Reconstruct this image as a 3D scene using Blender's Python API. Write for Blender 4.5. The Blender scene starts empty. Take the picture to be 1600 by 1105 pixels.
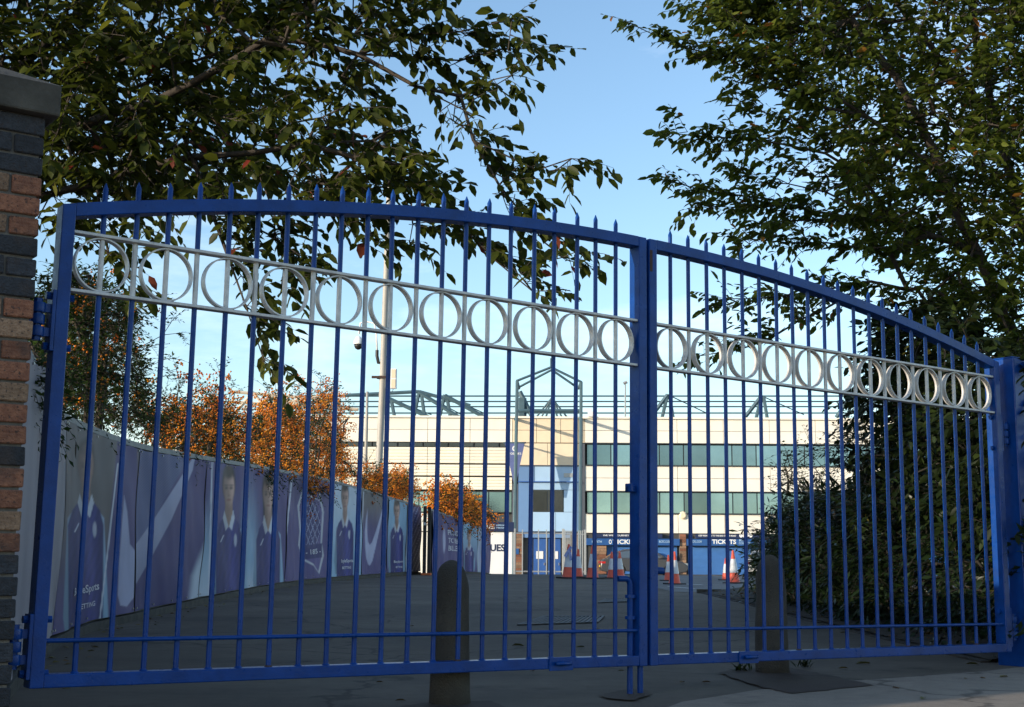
import bpy, bmesh, math, random
import numpy as np
from mathutils import Matrix, Vector
R = math.radians
rnd = random.Random(7)
rng = np.random.default_rng(11)
scn = bpy.context.scene
col = scn.collection

# ------------------------------------------------------------------ camera
FPX, EYE, PITCH, ROLL = 2087.1, 0.662, math.atan(312.5/2087.1), 0.006
_F = np.array([0, math.cos(PITCH), math.sin(PITCH)]); _U0 = np.array([0, -math.sin(PITCH), math.cos(PITCH)]); _R0 = np.array([1., 0, 0])
_R = _R0*math.cos(ROLL)+_U0*math.sin(ROLL); _U = -_R0*math.sin(ROLL)+_U0*math.cos(ROLL)
cd = bpy.data.cameras.new('camera'); cam = bpy.data.objects.new('camera', cd); col.objects.link(cam)
cd.sensor_width = 36; cd.lens = FPX*36/1600; cd.clip_end = 3000; cd.clip_start = .05
cam.matrix_world = Matrix(((_R[0], _U[0], -_F[0], 0), (_R[1], _U[1], -_F[1], 0), (_R[2], _U[2], -_F[2], EYE), (0, 0, 0, 1)))
scn.camera = cam
# ------------------------------------------------------------------ sky and sun
SUN_AZ, SUN_EL = R(239), R(11)          # clockwise from +Y
w = bpy.data.worlds.new('World'); scn.world = w; w.use_nodes = True
nt = w.node_tree; nt.nodes.clear()
sky = nt.nodes.new('ShaderNodeTexSky'); sky.sky_type = 'NISHITA'; sky.sun_disc = False
sky.sun_elevation = SUN_EL; sky.sun_rotation = SUN_AZ; sky.air_density = 1.0; sky.dust_density = .3; sky.ozone_density = 2.2
tc = nt.nodes.new('ShaderNodeTexCoord'); mp = nt.nodes.new('ShaderNodeMapping'); mp.inputs['Scale'].default_value = (1.2, 1.2, 4.5)
nz = nt.nodes.new('ShaderNodeTexNoise'); nz.inputs['Scale'].default_value = 2.2; nz.inputs['Detail'].default_value = 7; nz.inputs['Roughness'].default_value = .62
cr = nt.nodes.new('ShaderNodeValToRGB'); cr.color_ramp.elements[0].position = .5; cr.color_ramp.elements[1].position = .82
cr.color_ramp.elements[1].color = (.34, .34, .34, 1)
mx = nt.nodes.new('ShaderNodeMix'); mx.data_type = 'RGBA'; mx.inputs['B'].default_value = (8.5, 8.6, 8.8, 1)
bg = nt.nodes.new('ShaderNodeBackground'); bg.inputs['Strength'].default_value = .15
wo = nt.nodes.new('ShaderNodeOutputWorld')
L = nt.links.new
L(tc.outputs['Generated'], mp.inputs['Vector']); L(mp.outputs[0], nz.inputs['Vector']); L(nz.outputs[0], cr.inputs[0])
L(cr.outputs[0], mx.inputs['Factor']); L(sky.outputs[0], mx.inputs['A']); L(mx.outputs['Result'], bg.inputs[0]); L(bg.outputs[0], wo.inputs[0])
sd = bpy.data.lights.new('sun', 'SUN'); sd.energy = 3.15; sd.angle = R(.5); sd.color = (1, .87, .69)
so = bpy.data.objects.new('sun', sd); col.objects.link(so)
sv = Vector((math.sin(SUN_AZ)*math.cos(SUN_EL), math.cos(SUN_AZ)*math.cos(SUN_EL), math.sin(SUN_EL)))
so.rotation_euler = sv.to_track_quat('Z', 'Y').to_euler(); so.location = (-20, -15, 20)
vs = scn.view_settings; vs.view_transform = 'Standard'; vs.look = 'None'; vs.exposure = 1.0; vs.gamma = 1; vs.use_curve_mapping = False

# ------------------------------------------------------------------ helpers
def sm(a, b, x):
    t = min(1, max(0, (x-a)/(b-a))); return t*t*(3-2*t)
def ground(x, y):
    return .07*sm(9, 20, y) - .65*sm(34, 80, y)
def ray(px, py):
    v = _F*FPX + _R*(px-800) - _U*(py-552.5); return v/v[1]
def at(px, py, Y):
    d = ray(px, py)*Y; return Vector((d[0], d[1], d[2]+EYE))
def hit(px, py):
    d = ray(px, py); z = 0
    for _ in range(30):
        t = (z-EYE)/d[2]; z = ground(d[0]*t, d[1]*t)
    return Vector((d[0]*t, d[1]*t, z))
def topix(P):
    P = np.asarray(P, float)-np.array([0, 0, EYE]); c = P@np.array([_R, _U, _F]).T
    return np.stack([800+c[..., 0]/c[..., 2]*FPX, 552.5-c[..., 1]/c[..., 2]*FPX], -1)

PM = {}
def tag(o, label=None, cat=None, group=None, kind=None):
    if label: o['label'] = label
    if cat: o['category'] = cat
    if group: o['group'] = group
    if kind: o['kind'] = kind
    return o
def thing(name, label, cat, loc=(0, 0, 0), group=None, mtx=None):
    o = bpy.data.objects.new(name, None); col.objects.link(o); o.empty_display_size = .1
    m = mtx if mtx is not None else Matrix.Translation(Vector(loc))
    o.matrix_world = m; PM[o.name] = m.copy()
    return tag(o, label, cat, group)

class MB:
    def __init__(s): s.v = []; s.f = []; s.m = []
    def add(s, vs, fs, mi=0):
        o = len(s.v); s.v += [tuple(v) for v in vs]; s.f += [tuple(i+o for i in f) for f in fs]; s.m += [mi]*len(fs)
    def box(s, a, b, mi=0, M=None):
        vs = [Vector((x, y, z)) for z in (a[2], b[2]) for y in (a[1], b[1]) for x in (a[0], b[0])]
        if M: vs = [M@v for v in vs]
        s.add(vs, [(0, 2, 3, 1), (4, 5, 7, 6), (0, 1, 5, 4), (2, 6, 7, 3), (0, 4, 6, 2), (1, 3, 7, 5)], mi)
    def tube(s, pts, r, n=8, mi=0, cap=True):
        pts = [Vector(p) for p in pts]; k = len(pts)
        rs = r if isinstance(r, (list, tuple)) else [r]*k
        up = None; rings = []
        for i in range(k):
            d = (pts[min(i+1, k-1)]-pts[max(i-1, 0)])
            d = d.normalized() if d.length > 1e-9 else Vector((0, 0, 1))
            if up is None: up = Vector((0, 0, 1)) if abs(d.z) < .9 else Vector((0, 1, 0))
            x = up.cross(d).normalized(); up = d.cross(x)
            rings.append([pts[i]+(x*math.cos(2*math.pi*j/n)+up*math.sin(2*math.pi*j/n))*rs[i] for j in range(n)])
        vs = [v for q in rings for v in q]; fs = []
        for i in range(k-1):
            for j in range(n): a = i*n+j; b = i*n+(j+1) % n; fs.append((a, b, b+n, a+n))
        if cap: fs += [tuple(range(n))[::-1], tuple(range((k-1)*n, k*n))]
        s.add(vs, fs, mi)
    def lathe(s, prof, n=24, c=(0, 0, 0), mi=0):
        vs = []; fs = []; k = len(prof)
        for r, z in prof:
            for j in range(n): a = 2*math.pi*j/n; vs.append((c[0]+r*math.cos(a), c[1]+r*math.sin(a), c[2]+z))
        for i in range(k-1):
            for j in range(n): a = i*n+j; b = i*n+(j+1) % n; fs.append((a, b, b+n, a+n))
        fs += [tuple(range(n))[::-1], tuple(range((k-1)*n, k*n))]
        s.add(vs, fs, mi)
    def prism(s, poly, y0, y1, mi=0, M=None):        # polygon in XZ, extruded in Y
        n = len(poly); vs = [Vector((x, y0, z)) for x, z in poly]+[Vector((x, y1, z)) for x, z in poly]
        if M: vs = [M@v for v in vs]
        fs = [tuple(range(n)), tuple(range(2*n-1, n-1, -1))]+[(i, i+n, (i+1) % n+n, (i+1) % n) for i in range(n)]
        s.add(vs, fs, mi)
    def mesh(s, name, mats, smooth=False):
        me = bpy.data.meshes.new(name); me.from_pydata(s.v, [], s.f)
        for m in (mats if isinstance(mats, (list, tuple)) else [mats]): me.materials.append(m)
        me.polygons.foreach_set('material_index', s.m)
        if smooth: me.shade_smooth()
        bm = bmesh.new(); bm.from_mesh(me); bmesh.ops.recalc_face_normals(bm, faces=bm.faces); bm.to_mesh(me); bm.free()
        return me
    def build(s, name, mats, parent=None, smooth=False, world=False, bevel=0, sharp=None):
        me = s.mesh(name, mats, smooth)
        return link(name, me, parent, world, bevel, sharp)
def link(name, me, parent=None, world=False, bevel=0, sharp=None):
    o = bpy.data.objects.new(name, me); col.objects.link(o)
    if parent:
        if world:
            p = parent; M = PM.get(p.name, Matrix.Identity(4)); me.transform(M.inverted())
        o.parent = parent
        PM[o.name] = PM.get(parent.name, Matrix.Identity(4))
    if bevel:
        b = o.modifiers.new('bevel', 'BEVEL'); b.width = bevel; b.segments = 2; b.limit_method = 'ANGLE'; b.angle_limit = R(40)
    if sharp: me.set_sharp_from_angle(angle=R(sharp))
    return o
def copy_tree(o, parent=None):
    c = o.copy(); col.objects.link(c); c.parent = parent
    for ch in list(o.children): copy_tree(ch, c)
    return c
def text_mesh(s, size=1., bold=0., align='CENTER', shear=0, squash=1.):
    cu = bpy.data.curves.new('t', 'FONT'); cu.body = s; cu.size = size; cu.align_x = align; cu.offset = bold; cu.shear = shear
    cu.resolution_u = 3
    o = bpy.data.objects.new('t', cu); col.objects.link(o)
    me = bpy.data.meshes.new_from_object(o); bpy.data.objects.remove(o); bpy.data.curves.remove(cu)
    V = [(v.co.x*squash, v.co.y) for v in me.vertices]; Fc = [tuple(p.vertices) for p in me.polygons]
    bpy.data.meshes.remove(me); return V, Fc

# ------------------------------------------------------------------ materials
def mat(name, c, rough=.6, metal=0, var=.0, scale=6., bump=0., bscale=None, c2=None, spec=.5, coord='Object', rand=0., detail=5, coat=0.):
    m = bpy.data.materials.new(name); m.use_nodes = True; t = m.node_tree; b = t.nodes['Principled BSDF']
    b.inputs['Roughness'].default_value = rough; b.inputs['Metallic'].default_value = metal; b.inputs['Specular IOR Level'].default_value = spec
    b.inputs['Coat Weight'].default_value = coat
    b.inputs['Base Color'].default_value = (*c, 1)
    if var or bump or c2:
        tc = t.nodes.new('ShaderNodeTexCoord'); src = tc.outputs[coord]
        if coord == 'World':
            pass
        n = t.nodes.new('ShaderNodeTexNoise'); n.inputs['Scale'].default_value = scale; n.inputs['Detail'].default_value = detail; n.inputs['Roughness'].default_value = .65
        t.links.new(src, n.inputs['Vector'])
        if var or c2:
            r = t.nodes.new('ShaderNodeValToRGB'); r.color_ramp.elements[0].position = .3; r.color_ramp.elements[1].position = .7
            ca = tuple(x*(1-var) for x in c); cb = c2 if c2 else tuple(min(1, x*(1+var)) for x in c)
            r.color_ramp.elements[0].color = (*ca, 1); r.color_ramp.elements[1].color = (*cb, 1)
            t.links.new(n.outputs[0], r.inputs[0]); out = r.outputs[0]
            if rand:
                oi = t.nodes.new('ShaderNodeObjectInfo'); hs = t.nodes.new('ShaderNodeHueSaturation')
                ma = t.nodes.new('ShaderNodeMapRange'); ma.inputs['To Min'].default_value = 1-rand; ma.inputs['To Max'].default_value = 1+rand
                t.links.new(oi.outputs['Random'], ma.inputs[0]); t.links.new(ma.outputs[0], hs.inputs['Value']); t.links.new(out, hs.inputs['Color']); out = hs.outputs[0]
            t.links.new(out, b.inputs['Base Color'])
        if bump:
            n2 = t.nodes.new('ShaderNodeTexNoise'); n2.inputs['Scale'].default_value = bscale or scale*6; n2.inputs['Detail'].default_value = 4
            t.links.new(src, n2.inputs['Vector'])
            bp = t.nodes.new('ShaderNodeBump'); bp.inputs['Strength'].default_value = bump; bp.inputs['Distance'].default_value = .01
            t.links.new(n2.outputs[0], bp.inputs['Height']); t.links.new(bp.outputs[0], b.inputs['Normal'])
    return m
def asphalt(name, base, speck, patch=.35):
    m = bpy.data.materials.new(name); m.use_nodes = True; t = m.node_tree; b = t.nodes['Principled BSDF']
    g = t.nodes.new('ShaderNodeNewGeometry'); P = g.outputs['Position']
    def noise(sc, det=5, ro=.6):
        n = t.nodes.new('ShaderNodeTexNoise'); n.inputs['Scale'].default_value = sc; n.inputs['Detail'].default_value = det; n.inputs['Roughness'].default_value = ro
        t.links.new(P, n.inputs['Vector']); return n.outputs[0]
    def ramp(src, a, bb, c0, c1):
        r = t.nodes.new('ShaderNodeValToRGB'); r.color_ramp.elements[0].position = a; r.color_ramp.elements[1].position = bb
        r.color_ramp.elements[0].color = (c0, c0, c0, 1); r.color_ramp.elements[1].color = (c1, c1, c1, 1); t.links.new(src, r.inputs[0]); return r.outputs[0]
    big = ramp(noise(.55, 6, .65), .3, .72, 1-patch*.8, 1+patch*.8)
    fine = ramp(noise(260, 2), .42, .72, .75, speck)
    mid = ramp(noise(9, 6, .7), .3, .75, .85, 1.18)
    def mul(a, c):
        n = t.nodes.new('ShaderNodeMix'); n.data_type = 'RGBA'; n.blend_type = 'MULTIPLY'; n.inputs['Factor'].default_value = 1
        t.links.new(a, n.inputs['A'])
        if isinstance(c, tuple): n.inputs['B'].default_value = (*c, 1)
        else: t.links.new(c, n.inputs['B'])
        return n.outputs['Result']
    vo = t.nodes.new('ShaderNodeTexVoronoi'); vo.feature = 'DISTANCE_TO_EDGE'; vo.inputs['Scale'].default_value = .33
    wn = t.nodes.new('ShaderNodeTexNoise'); wn.inputs['Scale'].default_value = 1.6; wn.inputs['Detail'].default_value = 6; t.links.new(P, wn.inputs['Vector'])
    va = t.nodes.new('ShaderNodeVectorMath'); va.operation = 'MULTIPLY_ADD'; va.inputs[1].default_value = (1.1, 1.1, 0); t.links.new(wn.outputs['Color'], va.inputs[0]); t.links.new(P, va.inputs[2]); t.links.new(va.outputs[0], vo.inputs['Vector'])
    crack = ramp(vo.outputs['Distance'], .002, .008, .42, 1.); stain = ramp(noise(2.3, 4, .7), .56, .72, 1., .58)
    c = mul(mul(mul(mul(mul(big, fine), mid), crack), stain), base)
    t.links.new(c, b.inputs['Base Color']); b.inputs['Roughness'].default_value = .85; b.inputs['Specular IOR Level'].default_value = .3
    bp = t.nodes.new('ShaderNodeBump'); bp.inputs['Strength'].default_value = .35; bp.inputs['Distance'].default_value = .004
    t.links.new(noise(180, 3), bp.inputs['Height']); t.links.new(bp.outputs[0], b.inputs['Normal'])
    return m
def leafmat(name, stops, trans=.35, rough=.52):
    m = bpy.data.materials.new(name); m.use_nodes = True; t = m.node_tree; b = t.nodes['Principled BSDF']; out = t.nodes['Material Output']
    a = t.nodes.new('ShaderNodeAttribute'); a.attribute_name = 'tint'
    r = t.nodes.new('ShaderNodeValToRGB'); e = r.color_ramp.elements
    while len(e) < len(stops): e.new(.5)
    for i, (p, c) in enumerate(stops): e[i].position = p; e[i].color = (*c, 1)
    t.links.new(a.outputs['Fac'], r.inputs[0]); t.links.new(r.outputs[0], b.inputs['Base Color'])
    b.inputs['Roughness'].default_value = rough; b.inputs['Specular IOR Level'].default_value = .22
    tr = t.nodes.new('ShaderNodeBsdfTranslucent'); hs = t.nodes.new('ShaderNodeHueSaturation'); hs.inputs['Value'].default_value = 1.5; hs.inputs['Hue'].default_value = .485
    t.links.new(r.outputs[0], hs.inputs['Color']); t.links.new(hs.outputs[0], tr.inputs[0])
    mix = t.nodes.new('ShaderNodeMixShader'); mix.inputs[0].default_value = trans
    t.links.new(b.outputs[0], mix.inputs[1]); t.links.new(tr.outputs[0], mix.inputs[2]); t.links.new(mix.outputs[0], out.inputs['Surface'])
    return m
M = {}
M['road'] = asphalt('road_asphalt', (.108, .087, .066), 1.7, .5)
M['pave_sun'] = asphalt('pavement_asphalt_painted_sun', (.225, .185, .145), 1.7, .25)  # footway asphalt, its paler tone stands in for weak sunlight
M['carpark'] = asphalt('carpark_asphalt', (.16, .155, .15), 1.4, .3)
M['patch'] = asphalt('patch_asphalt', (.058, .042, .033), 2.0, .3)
M['soil'] = mat('soil', (.035, .026, .018), .95, var=.5, scale=9, bump=.8, bscale=40)
def paint(name, c, rough, spec):
    m = mat(name, c, rough, var=.22, scale=9, bump=.10, bscale=110, spec=spec); t = m.node_tree; b = t.nodes['Principled BSDF']
    src = b.inputs['Base Color'].links[0].from_socket; tc = t.nodes.new('ShaderNodeTexCoord')
    n = t.nodes.new('ShaderNodeTexNoise'); n.inputs['Scale'].default_value = 34; n.inputs['Detail'].default_value = 6; n.inputs['Roughness'].default_value = .7; t.links.new(tc.outputs['Object'], n.inputs['Vector'])
    r = t.nodes.new('ShaderNodeValToRGB'); r.color_ramp.elements[0].position = .70; r.color_ramp.elements[1].position = .73; t.links.new(n.outputs[0], r.inputs[0])
    mx = t.nodes.new('ShaderNodeMix'); mx.data_type = 'RGBA'; mx.inputs['B'].default_value = (.045, .03, .03, 1); t.links.new(r.outputs[0], mx.inputs['Factor']); t.links.new(src, mx.inputs['A']); t.links.new(mx.outputs['Result'], b.inputs['Base Color'])
    n3 = t.nodes.new('ShaderNodeTexNoise'); n3.inputs['Scale'].default_value = 25; t.links.new(tc.outputs['Object'], n3.inputs['Vector']); mr = t.nodes.new('ShaderNodeMapRange'); mr.inputs['To Min'].default_value = rough*.7; mr.inputs['To Max'].default_value = rough*1.7; t.links.new(n3.outputs[0], mr.inputs[0]); t.links.new(mr.outputs[0], b.inputs['Roughness'])
    return m
M['blue'] = paint('blue_gate_paint', (.002, .040, .20), .26, .25)
M['bluepost'] = paint('blue_post_paint', (.002, .040, .205), .28, .25)
M['silver'] = mat('silver_paint', (.52, .50, .48), .45, metal=.2, var=.2, scale=22, bump=.08)
M['rust'] = mat('rust', (.05, .028, .022), .85, var=.5, scale=60, bump=.3)
M['conc'] = mat('weathered_concrete', (.085, .075, .06), .9, c2=(.03, .026, .02), scale=6, bump=.5, bscale=60)
M['bollard'] = mat('bollard_concrete', (.092, .078, .06), .92, c2=(.038, .032, .024), scale=4, bump=.9, bscale=130)
M['mortar'] = mat('mortar', (.13, .115, .10), .95, var=.25, scale=40, bump=.4)
def brickmat(n, a, b):
    m = mat(n, a, .85, c2=b, scale=38, bump=.9, bscale=120, rand=.28, var=.3); t = m.node_tree; bs = t.nodes['Principled BSDF']; src = bs.inputs['Base Color'].links[0].from_socket; tc = t.nodes.new('ShaderNodeTexCoord')
    for sc, lo, hi, c in ((85, .60, .66, (.03, .02, .018, 1)), (7, .58, .75, (.05, .035, .03, 1))):
        g = t.nodes.new('ShaderNodeNewGeometry'); nn = t.nodes.new('ShaderNodeTexNoise'); nn.inputs['Scale'].default_value = sc; nn.inputs['Detail'].default_value = 3; t.links.new(g.outputs['Position'], nn.inputs['Vector']); r = t.nodes.new('ShaderNodeValToRGB'); r.color_ramp.elements[0].position = lo; r.color_ramp.elements[1].position = hi; r.color_ramp.elements[1].color = (.75, .75, .75, 1); t.links.new(nn.outputs[0], r.inputs[0])
        mx = t.nodes.new('ShaderNodeMix'); mx.data_type = 'RGBA'; mx.inputs['B'].default_value = c; t.links.new(r.outputs[0], mx.inputs['Factor']); t.links.new(src, mx.inputs['A']); src = mx.outputs['Result']
    t.links.new(src, bs.inputs['Base Color']); return m
M['bred'] = brickmat('brick_red', (.20, .07, .04), (.31, .13, .07))
M['bbuff'] = brickmat('brick_buff', (.26, .145, .085), (.36, .22, .135))
M['bdark'] = brickmat('brick_dark', (.022, .024, .03), (.04, .042, .05))
M['cream'] = mat('cream_panel', (.80, .75, .65), .5, var=.06, scale=.5, rand=.04)
M['cream_rib'] = mat('cream_ribbed', (.80, .74, .61), .5, var=.06, scale=.6, rand=.03)
M['tan'] = mat('tan_panel', (.76, .62, .44), .5, var=.08, scale=.8, rand=.03)
M['wallback'] = mat('dark_backing', (.06, .06, .06), .8)
M['glass'] = mat('tinted_glass', (.19, .29, .33), .07, metal=.75, var=.2, scale=.35, rand=.35)
M['glassdark'] = mat('dark_glass', (.05, .055, .055), .1, metal=.3, var=.3, scale=.5, rand=.4)
M['frame'] = mat('window_frame', (.05, .06, .065), .5)
M['dgrey'] = mat('dark_grey_cladding', (.08, .09, .11), .5)
M['bpanel'] = mat('blue_cladding', (.13, .24, .44), .5, var=.06, scale=1., rand=.06)
M['bpale'] = mat('pale_blue_cladding', (.36, .52, .70), .5, var=.05, scale=1., rand=.05)
M['bdoor'] = mat('blue_door_paint', (.03, .10, .32), .45, var=.1, scale=3)
M['shutter'] = mat('shutter_blue', (.07, .20, .48), .45, var=.12, scale=.7)
M['signblue'] = mat('sign_blue', (.02, .085, .26), .4)
M['signnavy'] = mat('sign_navy', (.014, .025, .075), .4)
M['white'] = mat('white_paint', (.78, .78, .76), .5, var=.04, scale=4)
M['offwhite'] = mat('off_white_panel', (.72, .72, .72), .5, var=.05, scale=2)
M['navytext'] = mat('navy_text', (.012, .02, .06), .5)
M['teal'] = mat('teal_steel', (.06, .11, .135), .5, var=.15, scale=2)
M['beige_steel'] = mat('beige_steel', (.5, .42, .32), .6, var=.1, scale=2)
M['galv'] = mat('galvanised_steel', (.42, .42, .41), .45, metal=.5, var=.12, scale=20)
M['lampgrey'] = mat('lamp_column_paint', (.34, .32, .285), .55, var=.1, scale=3)
M['black'] = mat('black_plastic', (.012, .012, .012), .5)
M['rubber'] = mat('rubber', (.018, .018, .018), .85, var=.3, scale=20)
M['conered'] = mat('cone_orange_red', (.72, .10, .045), .5, var=.12, scale=9)
M['conewhite'] = mat('cone_white_sleeve', (.62, .62, .62), .4, var=.12, scale=14)
M['carpaint'] = mat('car_dark_grey_paint', (.075, .075, .08), .3, metal=.4, coat=.6)
M['carsilver'] = mat('car_silver_paint', (.55, .54, .52), .3, metal=.5, coat=.8)
M['carglass'] = mat('car_glass', (.16, .2, .22), .06, metal=.6)
M['redlight'] = mat('red_lens', (.45, .012, .012), .2)
M['alloy'] = mat('alloy', (.5, .5, .5), .3, metal=.9)
M['yellow'] = mat('yellow_line_paint', (.55, .33, .03), .7, var=.3, scale=10)
M['whiteline'] = mat('white_line_paint', (.6, .6, .58), .7, var=.3, scale=10)
M['iron'] = mat('cast_iron', (.07, .065, .065), .6, metal=.5, var=.4, scale=20, bump=.3)
M['bark'] = mat('bark', (.028, .021, .016), .9, c2=(.055, .042, .03), scale=14, bump=.8, bscale=40)
M['barkdark'] = mat('dark_twig', (.014, .012, .008), .9, c2=(.025, .02, .014), scale=20)
M['orange'] = mat('orange_plastic', (.7, .16, .04), .5)

# ------------------------------------------------------------------ ground
def grid_sheet(name, xs, ys, zoff, m, kind='structure', inside=None):
    v = [(x, y, ground(x, y)+zoff) for y in ys for x in xs]; nx = len(xs); f = []
    for j in range(len(ys)-1):
        for i in range(nx-1):
            if inside and not inside((xs[i]+xs[i+1])/2, (ys[j]+ys[j+1])/2): continue
            a = j*nx+i; f.append((a, a+1, a+1+nx, a+nx))
    me = bpy.data.meshes.new(name); me.from_pydata(v, [], f); me.materials.append(m); me.shade_smooth()
    o = bpy.data.objects.new(name, me); col.objects.link(o); o['kind'] = kind; return o
def strip_sheet(name, left, right, zoff, m):        # ribbon between two polylines
    n = len(left); v = [(x, y, ground(x, y)+zoff) for x, y in left]+[(x, y, ground(x, y)+zoff) for x, y in right]
    me = bpy.data.meshes.new(name); me.from_pydata(v, [], [(i, i+1, i+1+n, i+n) for i in range(n-1)]); me.materials.append(m)
    bm = bmesh.new(); bm.from_mesh(me); bmesh.ops.recalc_face_normals(bm, faces=bm.faces)
    if sum(f.normal.z for f in bm.faces) < 0: bmesh.ops.reverse_faces(bm, faces=bm.faces)
    bm.to_mesh(me); bm.free()
    o = bpy.data.objects.new(name, me); col.objects.link(o); o['kind'] = 'structure'; return o
xs = [-900, -300, -120, -60]+[-40+i*2 for i in range(41)]+[60, 120, 300, 900]
ys = [-200, -60, -20]+[-6+i for i in range(100)]+[100, 120, 180, 300, 600, 1600]
grid_sheet('ground', xs, ys, 0, M['road'])
# gate frame of reference (fitted): origin on the first bar at the low cross bar, x along the gate, y away from the street, z up
GE = Vector((.8123, .5830, -.0148)).normalized(); GU = Vector((.0081, .0141, .9999)).normalized(); GN = GE.cross(GU).normalized(); GU = (-GN).cross(GE)*-1 if (-GN).cross(GE).z < 0 else GU
GO = Vector((-1.5802, 4.9685, EYE-.3208))
GM = Matrix(((GE.x, -GN.x, GU.x, GO.x), (GE.y, -GN.y, GU.y, GO.y), (GE.z, -GN.z, GU.z, GO.z), (0, 0, 0, 1)))
PT = .128
def gpt(s, y, t): return GM@Vector((s*PT, y, t))
e2 = Vector((GE.x, GE.y)).normalized(); n2 = Vector((e2.y, -e2.x))      # n2 points to the street
def gxy(s, off): p = Vector((GO.x, GO.y))+e2*(s*PT)+n2*off; return (p.x, p.y)
# footway outside the gate; weak sunlight painted as paler asphalt with an irregular edge
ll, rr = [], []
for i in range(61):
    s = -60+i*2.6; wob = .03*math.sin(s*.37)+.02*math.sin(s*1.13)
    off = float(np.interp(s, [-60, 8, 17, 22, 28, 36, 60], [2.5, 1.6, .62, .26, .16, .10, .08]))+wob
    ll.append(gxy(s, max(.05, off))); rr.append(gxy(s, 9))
strip_sheet('pavement_painted_sun', ll, rr, .004, M['pave_sun'])
# car park beyond the end of the planting bed
cpx = [2.6, 3.2, 4, 6, 10, 20, 40, 80]; cpy = [21.5+i*2.0 for i in range(27)]
grid_sheet('car_park', cpx, cpy, .004, M['carpark'])
cpl = [(1.2-.0*y, y) for y in range(34, 76, 3)]
strip_sheet('forecourt', [(-6, y) for y in range(40, 77, 3)], [(2.6, y) for y in range(40, 77, 3)], .006, M['carpark'])
# planting bed on the right, soil a little proud, concrete edging
bed = [(3.02, 8.6), (3.02, 10.5), (2.98, 13), (2.96, 16), (2.98, 19), (3.0, 21.0)]
me = MB()
n = len(bed); vs = []
for x, y in bed:
    vs.append((x, y, ground(x, y)+.02)); vs.append((x+.6, y, ground(x, y)+.10)); vs.append((x+9, y, ground(x, y)+.16))
fs = []
for i in range(n-1):
    for k in range(2): a = i*3+k; fs.append((a, a+1, a+4, a+3))
me.add(vs, fs); o = me.build('soil_bed', M['soil'], smooth=True); o['kind'] = 'structure'
me = MB()
for (x0, y0), (x1, y1) in zip(bed[:-1], bed[1:]):
    k = int((y1-y0)/.9)+1
    for i in range(k):
        ya = y0+(y1-y0)*i/k; yb = y0+(y1-y0)*(i+1)/k-.012; xa = x0+(x1-x0)*i/k; xb = x0+(x1-x0)*(i+1)/k
        z = ground(xa, ya); me.add([(xa-.06, ya, z-.02), (xa, ya, z-.02), (xb, yb, z-.02), (xb-.06, yb, z-.02), (xa-.06, ya, z+.010), (xa, ya, z+.014), (xb, yb, z+.014), (xb-.06, yb, z+.010)],
               [(0, 3, 2, 1), (4, 5, 6, 7), (0, 1, 5, 4), (1, 2, 6, 5), (2, 3, 7, 6), (3, 0, 4, 7)])
o = me.build('kerb', M['soil']); o['kind'] = 'structure'
me = MB(); me.box((2.9, 21.05, ground(3, 21)-.02), (14, 21.15, ground(3, 21)+.06)); o = me.build('kerb', M['conc']); o['kind'] = 'structure'
# dark repair patch round the right bollard, one at the left bollard too
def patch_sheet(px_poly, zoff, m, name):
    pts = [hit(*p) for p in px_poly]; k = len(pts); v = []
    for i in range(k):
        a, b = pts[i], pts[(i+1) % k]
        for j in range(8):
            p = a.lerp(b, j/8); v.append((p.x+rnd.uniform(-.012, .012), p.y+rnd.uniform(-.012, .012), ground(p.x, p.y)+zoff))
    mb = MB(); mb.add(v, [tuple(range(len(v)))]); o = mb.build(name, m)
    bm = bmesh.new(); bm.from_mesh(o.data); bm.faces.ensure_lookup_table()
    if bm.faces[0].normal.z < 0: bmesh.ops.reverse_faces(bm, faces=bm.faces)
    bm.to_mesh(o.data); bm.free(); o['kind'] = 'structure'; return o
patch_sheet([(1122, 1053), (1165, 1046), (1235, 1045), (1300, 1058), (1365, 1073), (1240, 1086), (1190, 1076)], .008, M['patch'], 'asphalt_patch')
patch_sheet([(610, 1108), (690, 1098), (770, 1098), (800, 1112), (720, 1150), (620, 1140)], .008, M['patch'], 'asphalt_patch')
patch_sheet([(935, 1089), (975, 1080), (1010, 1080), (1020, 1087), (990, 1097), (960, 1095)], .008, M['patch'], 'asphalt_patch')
# painted lines in the car park
for (a, b, wd, m) in [((1046, 918), (1088, 921), .1, 'whiteline'), ((1062, 913), (1100, 915), .1, 'whiteline')]:
    p, q = hit(*a), hit(*b)
    strip_sheet('road_marking', [(p.x, p.y), (q.x, q.y)], [(p.x, p.y+wd*4), (q.x, q.y+wd*4)], .009, M[m])

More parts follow.
